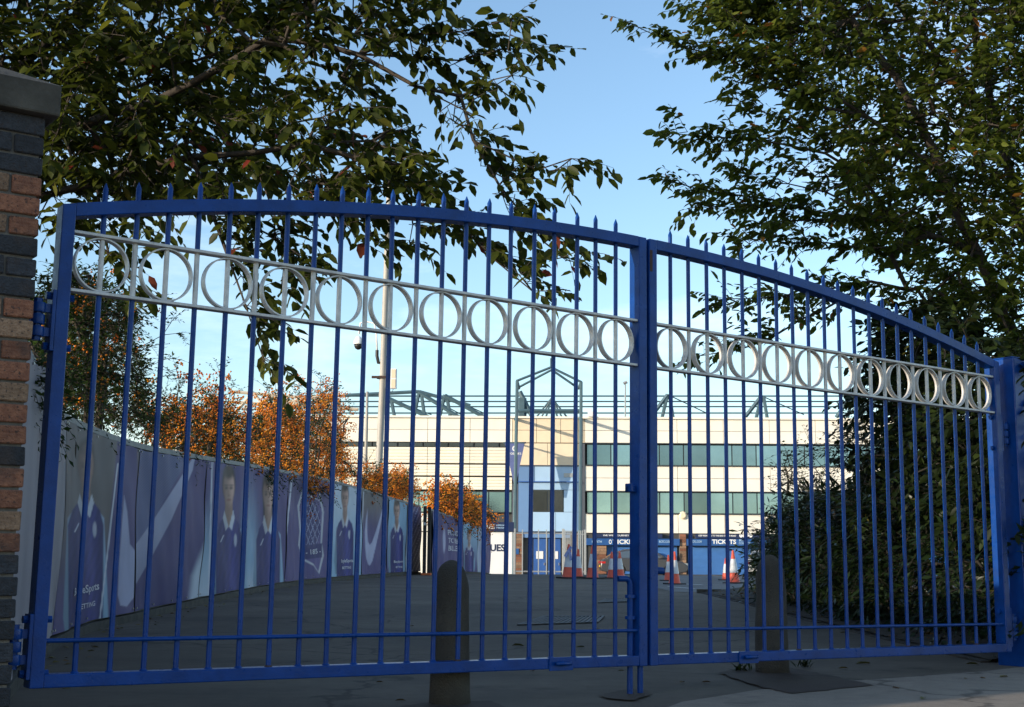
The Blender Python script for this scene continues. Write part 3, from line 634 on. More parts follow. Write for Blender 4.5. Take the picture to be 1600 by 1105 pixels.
def banner(F, px0, px1, label, painter, cut_top=.035, bottom=.09):
    s0, s1 = F.s_of(px0, 850), F.s_of(px1, 850); x, y = F.xy((s0+s1)/2)
    t = thing('banner', label, 'banner', (x, y, ground(x, y)), 'printed banners hung along the hoarding'); t['_s0'] = s0; t['_s1'] = s1
    n = max(12, int((px1-px0)/1.0)); mrows = 150 if px1 < 520 else 90; V = []
    for i in range(n+1):
        s = s0+.012+(s1-s0-.024)*i/n; x, y = F.xy(s, 0); z0 = ground(x, y)+bottom; zt = topz(F, s)-cut_top
        sag = .012*abs(math.sin((s-s0)*math.pi/.6))
        for j in range(mrows+1):
            z = z0+(zt-z0)*j/mrows-sag*(j/mrows)**6; xx, yy = F.xy(s, .03+wr(s, z)); V.append((xx, yy, z))
    V = np.array(V); pxy = topix(V); p = painter(pxy[:, 0], pxy[:, 1]); C = np.clip(p.C, .004, .9)
    mb = MB(); q = mrows+1; mb.v = [tuple(v) for v in V]; mb.f = [(i*q+j, (i+1)*q+j, (i+1)*q+j+1, i*q+j+1) for i in range(n) for j in range(mrows)]; mb.m = [0]*len(mb.f)
    me = bpy.data.meshes.new('sheet'); me.from_pydata(mb.v, [], mb.f); me.materials.append(M['ink']); me.shade_smooth()
    at_ = me.attributes.new('ink', 'FLOAT_COLOR', 'POINT'); at_.data.foreach_set('color', np.c_[C, np.ones(len(C))].astype(np.float32).ravel())
    link('sheet', me, t, world=True)
    k = max(2, int((s1-s0)/.6))
    for i in range(k):
        s = s0+.06+(s1-s0-.12)*i/max(1, k-1)
        for top in (0, 1):
            x, y = F.xy(s, 0); z = topz(F, s)-cut_top-.03 if top else ground(x, y)+bottom+.03; x, y = F.xy(s, .034+wr(s, z)); mbe = MB(); mbe.box((x-.007, y-.007, z-.007), (x+.007, y+.007, z+.007)); mbe.build('eyelet', M['galv'], t, world=True)
    return t
def dtext(F, t, s, px, py, hpx, wpx, slope=0., bold=.0, name='lettering'):
    V, Fc = text_mesh(s, 1., bold); V = np.array(V); V -= (V.max(0)+V.min(0))/2; V *= np.array([wpx/np.ptp(V[:, 0]), hpx/np.ptp(V[:, 1])]); vs = []
    s0, s1 = t['_s0'], t['_s1']
    for x_, y_ in V:
        X_, Y_ = px+x_, py-y_+slope*x_; s_ = min(s1-.02, max(s0+.02, F.s_of(X_, Y_))); x, y = F.xy(s_, 0); z = at(X_, Y_, y).z; x, y = F.xy(s_, .040+wr(s_, z)); vs.append((x, y, z))
    mb = MB(); mb.add(vs, Fc); mb.build(name, M['inkwhite'], t, world=True)
g_ = INK
def bgp(p, a, b, u): p.C = p.grad(g_[a], g_[b], sstep(u)); return p
def mk0(X, Y): p = Paint(X, Y, g_['fabric']); p.fill(.35*sstep(.5+.5*np.sin(X*.5+Y*.03)), np.array(g_['fabric'])*.75); return p
def mk1(X, Y):
    p = Paint(X, Y, g_['grey']); bgp(p, 'grey', 'purple', (Y-800)/180)
    p.fill(p.poly([(184, 690), (215, 690), (215, 1000), (154, 1000)], 3), g_['purple']); p_player(p, 134, 728, 13, 40, 1000, 31, faint=.5)
    p.fill(p.poly([(194, 774), (199, 800), (203, 850), (212, 862), (212, 930), (198, 948), (188, 946), (184, 930), (186, 880)], 1.2), g_['tick']); p.line((184, 725), (154, 985), 1.1, g_['white']); return p
def mk2(X, Y):
    p = Paint(X, Y, g_['purple']); bgp(p, 'purple', 'navy', (Y-740)/330)
    dots = .5+.5*np.sin(X*1.5)*np.sin(Y*1.5); p.fill(p.poly([(200, 680), (310, 690), (240, 812), (200, 868)], 2), p.grad(g_['steel'], np.array(g_['steel'])*1.5, dots))
    p.fill(p.poly([(200, 862), (207, 858), (240, 812), (280, 750), (307, 706), (301, 735), (268, 812), (236, 872), (214, 910), (200, 930)], 1.2), p.grad(g_['tick'], np.array(g_['tick'])*.7, sstep((Y-720)/200))); p.fill(p.poly([(300, 900), (320, 850), (320, 960), (294, 960)], 6), g_['pale']); return p
def mk3(X, Y):
    p = Paint(X, Y, g_['purple']); bgp(p, 'purple', 'navy', (Y-760)/300)
    p.fill(p.poly([(331, 722), (333, 950), (290, 960), (305, 900)], 5)*sstep((Y-740)/160), p.grad(g_['cyan'], g_['pale'], sstep((Y-840)/100))); p.fill(p.ell(390, 880, 12, 90, .9)*.9, g_['cyan']); p.fill(p.ell(392, 925, 8, 30, .9)*.8, g_['pale'])
    p_player(p, 357.5, 762, 9.5, 33, 945, 23); p_player(p, 419, 772, 8.5, 31, 935, 21, True); p.line((332, 720), (325, 952), 1., g_['white']); return p
def mk4(X, Y):
    p = Paint(X, Y, g_['purple']); bgp(p, 'purple', 'grey', (830-Y)/200); p.line((457, 739), (439, 918), .9, g_['white'])
    o = [(476, 752), (490, 748), (500, 770), (506, 800), (503, 848), (506, 868), (499, 897), (490, 884), (474, 876), (466, 852), (468, 830), (465, 790)]; cx, cy = 486, 822
    p.fill(p.poly(o, .8), np.array(g_['white'])*.8); p.fill(p.poly([(cx+(x-cx)*.87, cy+(y-cy)*.95) for x, y in o], .8), np.array(g_['purple'])*1.15)
    lat = (np.abs(np.sin(X*.45+Y*.16)) < .22)|(np.abs(np.sin(X*.45-Y*.16)) < .22); p.fill(p.ell(486, 820, 15, 38, .1), p.grad(g_['navy'], g_['tick'], lat*.7)); p.fill(p.poly([(470, 853), (503, 849), (503, 871), (470, 875)], .8), g_['navy']); return p
def mk5(X, Y): p = Paint(X, Y, g_['cyan']); bgp(p, 'pale', 'cyan', (Y-760)/130); p_player(p, 539, 778, 5.6, 23, 897, 15); return p
def tickp(p, x0, y0, wd, ht):
    P = [(0, .46), (.02, .70), (.08, .88), (.17, .98), (.27, 1.0), (.40, .92), (.60, .66), (.82, .34), (1.0, 0.0), (.78, .25), (.56, .47), (.38, .62), (.26, .67), (.17, .62), (.13, .48), (.13, .28), (.15, .08), (.06, .26)]
    p.fill(p.poly([(x0+u*wd, y0+v*ht) for u, v in P], .7), g_['tick'])
def mk6(X, Y): p = Paint(X, Y, g_['purple']); bgp(p, 'grey', 'purple', (Y-780)/60); tickp(p, 570, 786, 30, 98); p.line((568, 762), (563, 896), .7, g_['white']); return p
def mk7(X, Y): p = Paint(X, Y, g_['cyan']); bgp(p, 'cyan', 'purple', (Y-800)/110); p_player(p, 620, 798, 4.6, 17, 896, 11.5); return p
def mk8(X, Y): p = Paint(X, Y, g_['pale']); bgp(p, 'grey', 'pale', (Y-800)/120); lat = (np.abs(np.sin(X*.6+Y*.25)) < .3); p.fill(p.poly([(643, 780), (660, 780), (660, 900), (640, 900)], 1), p.grad(g_['steel'], g_['tick'], lat*.8)); return p
def mk9(X, Y): p = Paint(X, Y, g_['purple']); p.fill(p.ell(681, 815, 3, 20, .4), g_['white']); p.fill(p.ell(694, 845, 2.2, 18, .3), np.array(g_['tick'])); return p
def mk10(X, Y): p = Paint(X, Y, g_['cyan']); bgp(p, 'cyan', 'purple', (Y-830)/70); p_player(p, 733, 838, 3.2, 11, 893, 8); return p
def mk11(X, Y): p = Paint(X, Y, g_['purple']); bgp(p, 'pale', 'purple', (X-745)/14); tickp(p, 749, 842, 13, 44); return p
banner(F1, 3, 84, 'plain pale grey wrinkled banner showing between the brick pillar and gate hinge', mk0)
t = banner(F1, 84, 205, 'grey brown banner with one printed player in a lettered shirt beside the gate hinge', mk1)
dtext(F1, t, 'BoyleSports', 126, 922, 16, 46, -.22, .02); dtext(F1, t, 'BETTING', 127, 946, 8, 32, -.22, .02)
banner(F1, 206, 312, 'navy banner filled by one huge pale tick, its upper corner dotted', mk2)
t = banner(F1, 312.5, 442, 'blue banner with two printed players in collared shirts, one with long hair', mk3)
t = banner(F1, 443, 512, 'dark purple banner with a large pale outlined crest dated 1875', mk4)
dtext(F1, t, '- 1875 -', 486, 862, 8, 24, -.1, .015); dtext(F1, t, 'BIRMINGHAM CITY', 487, 778, 5, 24, .25, .01)
t = banner(F1, 513, 562, 'pale cyan banner with one printed player in navy, beside the crest banner', mk5); dtext(F1, t, 'BoyleSports', 539, 877, 7, 20, -.05, .02); dtext(F1, t, 'BETTING', 539, 887, 4, 14, -.05, .02)
banner(F1, 563, 603, 'purple banner with a single white tick between two player banners', mk6)
t = banner(F1, 604, 632, 'narrow cyan banner with a printed player before the black gate post', mk7); dtext(F1, t, 'BoyleSports', 620, 878, 5, 15, -.04, .02); dtext(F1, t, 'BETTING', 620, 886, 3, 11, -.04, .02)
banner(F1, 632.5, 655, 'narrow pale banner with a steel grey lattice print at the black gate post', mk8)
t = banner(F2, 673, 722, 'far purple banner printed with a crest and stacked lines of lettering', mk9)
for q_, (w_, yy_) in enumerate((('PROUD', 833), ('TO BE', 845), ('BLUE', 857))): dtext(F2, t, w_, 706, yy_, 8, 16-q_, .12-.03*q_, .02)
banner(F2, 722.5, 745, 'far cyan banner with a small printed player past the lettered banner', mk10)
banner(F2, 745.5, 765, 'far pale banner with a printed tick at the kiosk end of the hoarding', mk11)
# black gate post with its orange foot
p = at(667, 897, 36.8); t = thing('black_gate_post', 'black gate post with orange foot in the gap between the hoardings', 'post', (p.x, p.y, ground(p.x, p.y)))
mb = MB(); z1 = at(667, 791, 36.8).z; g_ = ground(p.x, p.y); mb.box((p.x-.12, p.y-.06, g_+.06), (p.x-.03, p.y+.06, z1)); mb.build('post', M['black'], t, world=True)
mb = MB(); mb.box((p.x+.0, p.y+.0, g_+.06), (p.x+.09, p.y+.10, z1-.02)); mb.build('gate_edge', M['black'], t, world=True)
mb = MB(); mb.box((p.x-.10, p.y-.068, g_+1.35), (p.x-.05, p.y-.061, g_+1.42)); mb.build('label_plate', M['white'], t, world=True)
mb = MB(); mb.box((p.x-.16, p.y-.14, g_), (p.x+.12, p.y+.12, g_+.06)); mb.build('foot', M['orange'], t, world=True, bevel=.01)

# ------------------------------------------------------------------ brick pillar
PW, PS, PO = .44, -2.05, .145           # width, right edge (pitches), street-side offset of its face
pc = Vector(gxy(PS, PO)); pe = e2; pnn = -n2
PMx = Matrix(((pe.x, pnn.x, 0, pc.x-pe.x*PW), (pe.y, pnn.y, 0, pc.y-pe.y*PW), (0, 0, 1, 0), (0, 0, 0, 1)))   # x along face, y into pillar
corner = Vector((pc.x, pc.y))
ztop = at(68, 184, 4.70).z
pil = thing('brick_pillar', 'brick gate pillar of red and dark bands under a weathered stone cap', 'pillar', mtx=PMx)
mb = MB(); mb.box((.012, .012, 0), (PW-.012, PW-.012, ztop)); mb.build('mortar_core', M['mortar'], pil)
CH = .075; ncr = int(ztop/CH)+1
def course_mat(k):                       # counted from the top
    if k < 3 or 6 <= k < 9 or k == 16 or k >= 21: return 'bdark'
    return 'bred' if rnd.random() < .55 else 'bbuff'
bmesh_cache = {}
def brick_obj(x0, y0, z0, lx, ly, m):
    key = (round(lx, 3), round(ly, 3), m, rnd.randrange(3))
    if key not in bmesh_cache:
        q = MB(); j = lambda: rnd.uniform(-.0015, .0015)
        q.box((0, 0, 0), (lx, ly, .065)); q.v = [(a+j(), b+j(), c+j()) for a, b, c in q.v]; me_ = q.mesh('brick', M[m])
        bm = bmesh.new(); bm.from_mesh(me_); bmesh.ops.bevel(bm, geom=bm.edges[:], offset=.004, segments=1, affect='EDGES'); bm.to_mesh(me_); bm.free(); bmesh_cache[key] = me_
    o = bpy.data.objects.new('brick', bmesh_cache[key]); col.objects.link(o); o.parent = pil; o.location = (x0, y0+rnd.uniform(-.002, .002), z0)
for k in range(ncr):
    z0 = ztop-(k+1)*CH+.005
    if z0 < -.03: break
    S_, D_ = .215, .1025
    if k % 2 == 0:
        for y in (0, PW-D_):
            for x in (0, S_+.01): brick_obj(x, y, z0, S_, D_, course_mat(k))
        for x in (0, PW-D_): brick_obj(x, D_+.01, z0, D_, PW-2*D_-.02, course_mat(k))
    else:
        for x in (0, PW-D_):
            for y in (0, S_+.01): brick_obj(x, y, z0, D_, S_, course_mat(k))
        for y in (0, PW-D_): brick_obj(D_+.01, y, z0, PW-2*D_-.02, D_, course_mat(k))
mb = MB(); ov = .042; zc = ztop; hc = .115
mb.box((-ov, -ov, zc), (PW+ov, PW+ov, zc+hc)); a = len(mb.v)-4
mb.f.pop(1); mb.m.pop()
mb.add([(-ov, -ov, zc+hc), (PW+ov, -ov, zc+hc), (PW+ov, PW+ov, zc+hc), (-ov, PW+ov, zc+hc), (PW/2, PW/2, zc+hc+.13)], [(0, 1, 4), (1, 2, 4), (2, 3, 4), (3, 0, 4)])
mb.build('coping_stone', M['conc'], pil, bevel=.008)
# unseen brick wall, added beyond the pillar to shade the lower gate
wl = thing('added_shade_wall', 'unseen brick wall added beyond the gate pillar to shade the lower gate', 'wall', mtx=PMx@Matrix.Translation((-9, .11, 0)))
m = bpy.data.materials.new('added_shade_wall_brickwork'); m.use_nodes = True; tt = m.node_tree; bt = tt.nodes.new('ShaderNodeTexBrick'); bt.inputs['Scale'].default_value = 1; bt.inputs['Brick Width'].default_value = .225; bt.inputs['Row Height'].default_value = .075; bt.inputs['Mortar Size'].default_value = .005
bt.inputs['Color1'].default_value = (.22, .09, .05, 1); bt.inputs['Color2'].default_value = (.3, .15, .09, 1); bt.inputs['Mortar'].default_value = (.15, .14, .12, 1)
tcx = tt.nodes.new('ShaderNodeTexCoord'); sx = tt.nodes.new('ShaderNodeSeparateXYZ'); cx_ = tt.nodes.new('ShaderNodeCombineXYZ'); tt.links.new(tcx.outputs['Object'], sx.inputs[0]); tt.links.new(sx.outputs[0], cx_.inputs[0]); tt.links.new(sx.outputs[2], cx_.inputs[1]); tt.links.new(cx_.outputs[0], bt.inputs['Vector']); tt.links.new(bt.outputs[0], tt.nodes['Principled BSDF'].inputs['Base Color'])
mb = MB(); mb.box((0, 0, 0), (8.985, .22, 2.1)); mb.build('added_brickwork', m, wl); mb = MB(); mb.box((0, -.03, 2.103), (8.985, .25, 2.17)); mb.build('added_coping', M['conc'], wl)

# ------------------------------------------------------------------ the gate
MID = 21.41; HALF = 22.72*PT; RT0 = 1.605; RTM = 1.937; sag = RTM-RT0; RAD = (HALF**2+sag**2)/(2*sag)
def rail_top(s): d = (s-MID)*PT; return RTM-(RAD-math.sqrt(RAD*RAD-d*d))
FR0, FR1 = -.036, .040                   # front and back of the frame
def leaf(side):
    if side == 0: o0, o1, m0, m1, b0 = -1.31, -.92, 20.94, 21.33, 0.
    else: o0, o1, m0, m1, b0 = 44.13, 43.74, 21.87, 21.48, 22.83
    sh = o0*PT; base = GM@Matrix.Translation((sh, 0, -.165))
    t = thing('gate_leaf', ['blue arched steel gate leaf hinged beside the brick pillar', 'blue arched steel gate leaf hinged on the thick blue post beside the shrubs'][side], 'gate', mtx=base, group='leaves of the blue gate')
    Bm = 'blue'
    def P(mb, name, m, bevel=0, parent=None, smooth=False, sharp=None):
        mb.v = [(v[0]-sh, v[1], v[2]+.165) for v in mb.v]; return mb.build(name, m, parent or t, smooth=smooth, bevel=bevel, sharp=sharp)
    a, b = sorted((o0, o1)); mb = MB(); mb.prism([(a*PT, -.165), (b*PT, -.165), (b*PT, rail_top(b)-.001), (a*PT, rail_top(a)-.001)], FR0, FR1); P(mb, 'hinge_stile', M[Bm], .004)
    a, b = sorted((m0, m1)); mb = MB(); mb.prism([(a*PT, -.167), (b*PT, -.167), (b*PT, rail_top(b)-.001), (a*PT, rail_top(a)-.001)], FR0, FR1); P(mb, 'meeting_stile', M[Bm], .004)
    lo, hi = (o1, m0) if side == 0 else (m0, o1)
    mb = MB(); mb.box((lo*PT, FR0+.002, -.165), (hi*PT, FR1-.002, -.117)); P(mb, 'bottom_rail', M[Bm], .004)
    ss = np.linspace(lo, hi, 40); up_ = [(s*PT, rail_top(s)) for s in ss]; dn = [(s*PT, rail_top(s)-.052) for s in ss[::-1]]
    mb = MB(); n_ = len(ss)
    vs = []
    for s in ss:
        for y, dz in ((FR0+.001, -.052), (FR0+.001, 0), (FR1-.001, 0), (FR1-.001, -.052)): vs.append((s*PT, y, rail_top(s)+dz))
    mb.add(vs, [(i*4+k, i*4+(k+1) % 4, i*4+4+(k+1) % 4, i*4+4+k) for i in range(n_-1) for k in range(4)]+[(3, 2, 1, 0), (n_*4-4, n_*4-3, n_*4-2, n_*4-1)])
    P(mb, 'top_rail', M[Bm], .003)
    Zl, Zu = 1.285, 1.5087
    for z in (Zl, Zu): mb = MB(); mb.box((lo*PT, -.026, z-.006), (hi*PT, .02, z+.006)); P(mb, 'ring_rail', M['silver'], .002)
    mb = MB(); mb.tube([(lo*PT-(.03 if side else 0), -.016, 0), (hi*PT+(0 if side else .03), -.016, 0)], .0085, 10); P(mb, 'cross_bar', M[Bm], smooth=True, sharp=40)
    for i in range(21):
        s = b0+i; x = s*PT+rnd.gauss(0, .0013); lean = rnd.gauss(0, .0016); zt = rail_top(s); r_ = .0105; tip = zt+.077
        for (z0, z1, mm, nm) in ((-.118, Zl-.0055, Bm, 'bar'), (Zl+.0055, Zu-.0055, 'silver', 'bar_band'), (Zu+.0055, zt-.05, Bm, 'bar')):
            mb = MB(); mb.tube([(x+lean*z0, 0, z0), (x+lean*z1, 0, z1)], r_, 12, cap=False); P(mb, nm, M[mm], smooth=True)
        mb = MB(); tip += rnd.gauss(0, .002); xt = x+lean*zt; mb.tube([(xt, 0, zt-.002), (xt, 0, tip-.024), (xt+rnd.gauss(0, .0008), 0, tip)], [r_, r_, .0015], 12); P(mb, 'spear_tip', M[Bm], smooth=True, sharp=25)
        mb = MB(); mb.lathe([(r_+.007, 0), (r_+.001, .007)], 10, (x-lean*.117, 0, -.1175)); P(mb, 'weld', M[Bm] if rnd.random() < .8 else M['rust'])
        if i % 2 == 0:
            ro, ri, zc_ = .1056, .0997, (Zl+Zu)/2; n_ = 48; mb = MB(); vs = []; fs = []
            for j in range(n_):
                a_ = 2*math.pi*j/n_
                for y, r2 in ((-.016, ro), (.016, ro), (.016, ri), (-.016, ri)): vs.append((x+math.cos(a_)*r2, y, zc_+math.sin(a_)*r2))
            for j in range(n_):
                for k in range(4): fs.append((j*4+k, j*4+(k+1) % 4, ((j+1) % n_)*4+(k+1) % 4, ((j+1) % n_)*4+k))
            mb.add(vs, fs); P(mb, 'ring', M['silver'], smooth=True, sharp=35)
    # hinges
    sg = -1 if side == 0 else 1; xo = o0*PT
    for zc_ in (1.16, -.02):
        mb = MB(); x0, x1 = sorted((xo, xo+sg*.014)); mb.box((x0, -.035, zc_-.115), (x1, .035, zc_+.115)); pl_ = P(mb, 'hinge_plate', M[Bm], .003)
        for dz in (-.095, .095):
            x0, x1 = sorted((xo+sg*.0143, xo+sg*.03)); mb = MB(); mb.tube([(x0, 0, zc_+dz), (x1, 0, zc_+dz)], .015, 6); P(mb, 'bolt_head', M[Bm], parent=pl_)
            x0, x1 = sorted((xo-sg*.0505, xo-sg*.072)); mb = MB(); mb.tube([(x0, 0, zc_+dz), (x1, 0, zc_+dz)], .014, 6); P(mb, 'bolt_head', M[Bm], parent=pl_)
        xk = xo+sg*.058
        for dz, hh in ((.045, .018), (.0, .018), (-.045, .018)):
            mb = MB(); mb.lathe([(.026, -hh), (.027, -hh+.003), (.027, hh-.003), (.026, hh)], 14, (xk, -.01, zc_+dz)); P(mb, 'hinge_knuckle', M[Bm], smooth=True, sharp=40)
            x0, x1 = sorted((xo+sg*.0142, xk)) if dz else sorted((xk, xo+sg*.16)); mb = MB(); mb.box((x0, -.02, zc_+dz-hh+.002), (x1, .0, zc_+dz+hh-.002)); P(mb, 'hinge_strap', M[Bm])
        mb = MB(); mb.tube([(xk, -.01, zc_-.078), (xk, -.01, zc_+.078)], .017, 6); P(mb, 'hinge_pin', M[Bm])
    # stop plate on the bottom rail
    sp = 17.2 if side == 0 else 26.6
    mb = MB(); mb.box(((sp-.5)*PT, FR0-.006, -.172), ((sp+.55)*PT, FR0+.0015, -.112)); pl_ = P(mb, 'stop_plate', M[Bm], .002)
    mb = MB(); mb.tube([((sp-.3)*PT, FR0-.022, -.14), ((sp+.35)*PT, FR0-.022, -.14)], .009, 8); mb.tube([(sp*PT, FR0-.022, -.14), (sp*PT, FR0-.004, -.14)], .012, 8); P(mb, 'staple', M[Bm], parent=pl_, smooth=True)
    if side == 0:
        s1, s2 = 20.70, 21.20
        mb = MB(); x = s1*PT; mb.tube([(x, .0, -.302), (x, .0, .215), (x-.008, .0, .235), (x-.024, .0, .243), (x-.078, .0, .243)], .0145, 12); P(mb, 'drop_bolt', M[Bm], smooth=True, sharp=50)
        for z in (.06, .16): mb = MB(); mb.lathe([(.024, -.008), (.024, .008)], 12, (x, .0, z)); mb.box((x, -.009, z-.008), (20.94*PT, .009, z+.008)); P(mb, 'bolt_guide', M[Bm])
        mb = MB(); mb.tube([(s2*PT, .0, -.302), (s2*PT, .0, -.16)], .0145, 12); P(mb, 'drop_bolt', M[Bm], smooth=True, sharp=50)
        mb = MB(); mb.box((20.58*PT, -.01, .66), (20.94*PT, .02, .69)); mb.box((20.58*PT, -.03, .66), (20.64*PT, .02, .70)); P(mb, 'latch_bracket', M[Bm], .003)
    else:
        mb = MB(); mb.tube([(21.87*PT, -.005, .285), (22.3*PT, -.005, .283)], .018, 12); P(mb, 'latch_tube', M[Bm], smooth=True, sharp=50)
        mb = MB(); mb.box((21.49*PT, FR0-.002, rail_top(21.5)-.17), (21.62*PT, FR0+.0005, rail_top(21.5)-.06)); P(mb, 'worn_patch', M['rust'])
    return t
leaf(0); leaf(1)
# posts
pm_x = Matrix(((e2.x, -n2.x, 0, 0), (e2.y, -n2.y, 0, 0), (0, 0, 1, 0), (0, 0, 0, 1)))
def post(s0, wd, y0, y1, h_, label):
    x, y = gxy(s0, 0); m_ = pm_x.copy(); m_[0][3] = x; m_[1][3] = y; m_[2][3] = 0
    t = thing('gate_post', label, 'post', mtx=m_, group='blue posts of the gate'); mb = MB(); mb.box((0, y0, -.05), (wd, y1, h_)); mb.build('post_body', M['bluepost'], t, bevel=.006)
    mb = MB(); mb.box((.004, y0+.004, h_), (wd-.004, y1-.004, h_+.008)); mb.build('cap_plate', M['bluepost'], t, bevel=.003)
    return t
post(-3.0, .10, .0, .10, 1.93, 'slim blue gate post set just behind the brick pillar')
post(44.95, .21, -.07, .14, 1.895, 'thick square blue gate post beside the shrubs')

# ------------------------------------------------------------------ bollards
def bollard(px, py, label, hgt, r):
    p = hit(px, py); t = thing('bollard', label, 'bollard', (p.x, p.y, p.z)); mb = MB()
    pr = [(r*1.0, -.03), (r*.985, .05), (r*.93, hgt*.35), (r*.87, hgt*.7), (r*.84, hgt*.80)]+[(r*.84*math.cos(a), hgt*.80+hgt*.20*math.sin(a)) for a in [math.pi/2*i/8 for i in range(1, 8)]]+[(.004, hgt)]
    mb.lathe(pr, 28); o = mb.build('concrete_shaft', M['bollard'], t, smooth=True)
    for v in o.data.vertices: 
        q = v.co; d = .0025*math.sin(q.x*90+q.z*41)+.002*math.sin(q.y*120-q.z*60); q.x *= 1+d/r; q.y *= 1+d/r
    mb = MB()
    for i in range(9):
        a = rnd.uniform(0, 6.28); zz = rnd.uniform(.6, .95)*hgt; rr_ = r*.84*(1 if zz < hgt*.8 else .8); mb.lathe([(.007, 0), (.004, .003)], 7, (0, 0, 0))
    return t
bollard(703, 1101, 'rounded concrete bollard behind the gate leaf hinged at the brick pillar', .632, .092)
bollard(1207, 1052, 'rounded concrete bollard standing in a dark asphalt patch beside the shrubs', .665, .097)

# ------------------------------------------------------------------ cones
def cone_proto():
    t = thing('traffic_cone', 'x', 'traffic cone', (0, 0, 0)); H = 1.
    mb = MB(); mb.box((-.26, -.26, 0), (.26, .26, .045)); mb.build('base', M['rubber'], t, bevel=.012)
    def r_(z): return .185-(.185-.028)*z/H
    mb = MB(); mb.lathe([(r_(.04)+.015, .045), (r_(.06), .065), (r_(.33), .33)], 24); mb.build('lower_cone', M['conered'], t, smooth=True, sharp=40)
    mb = MB(); mb.lathe([(r_(.33)+.004, .331), (r_(.74)+.004, .74)], 24); mb.build('reflective_sleeve', M['conewhite'], t, smooth=True, sharp=40)
    mb = MB(); mb.lathe([(r_(.74), .741), (r_(.985), .985), (r_(1)-.008, 1.0)], 24); mb.build('cone_top', M['conered'], t, smooth=True, sharp=40)
    return t
cp = cone_proto(); first = True
for i, (px, py, top, lab) in enumerate([
    (888, 904, 850, 'tall traffic cone with a blue and white tape knotted round its neck'), (903, 902.5, 858, 'traffic cone half hidden behind the taped cone'), (926, 904.5, 852, 'tall traffic cone standing alone beside the metal railing'),
    (956, 904, 862, 'traffic cone beside the red tail light of the dark grey car'), (969, 903.5, 862, 'traffic cone touching its neighbour before the rear door of the dark grey car'), (1045, 908, 867, 'traffic cone just behind the cone at the front wheel of the dark car'), (1054, 913.5, 862, 'traffic cone before the front wheel of the dark grey car'),
    (1134, 907, 872, 'traffic cone half hidden behind another before the closed blue shutter'), (1147, 912, 860, 'whole traffic cone before the closed blue shutter near the silver car')]):
    c = cp if i == 0 else copy_tree(cp); p = hit(px, py); k = (at(px, top, p.y).z-p.z); c.location = p; c.scale = (k, k, k); c.rotation_euler = (rnd.uniform(-.02, .02), rnd.uniform(-.02, .02), rnd.uniform(0, 1.5)); tag(c, lab, 'traffic cone', 'orange and white traffic cones on the road')
    if i == 0:
        tp = (p, k)
p, k = tp; t = thing('barrier_tape', 'scrap of blue and white tape tied round the neck of a traffic cone', 'tape', (p.x, p.y, p.z+.8*k)); mb = MB()
M['tape'] = mat('tape', (.45, .5, .7), .4, c2=(.05, .08, .35), scale=25)
mb.add([(-.12, -.10, -.12), (-.05, -.11, -.17), (.10, -.10, .08), (.04, -.09, .12)], [(0, 1, 2, 3)]); mb.add([(.0, -.1, -.0), (.07, -.11, -.03), (.09, -.14, -.22), (.03, -.13, -.24)], [(0, 1, 2, 3)]); o = mb.build('strip', M['tape'], t); o.modifiers.new('s', 'SOLIDIFY').thickness = .003

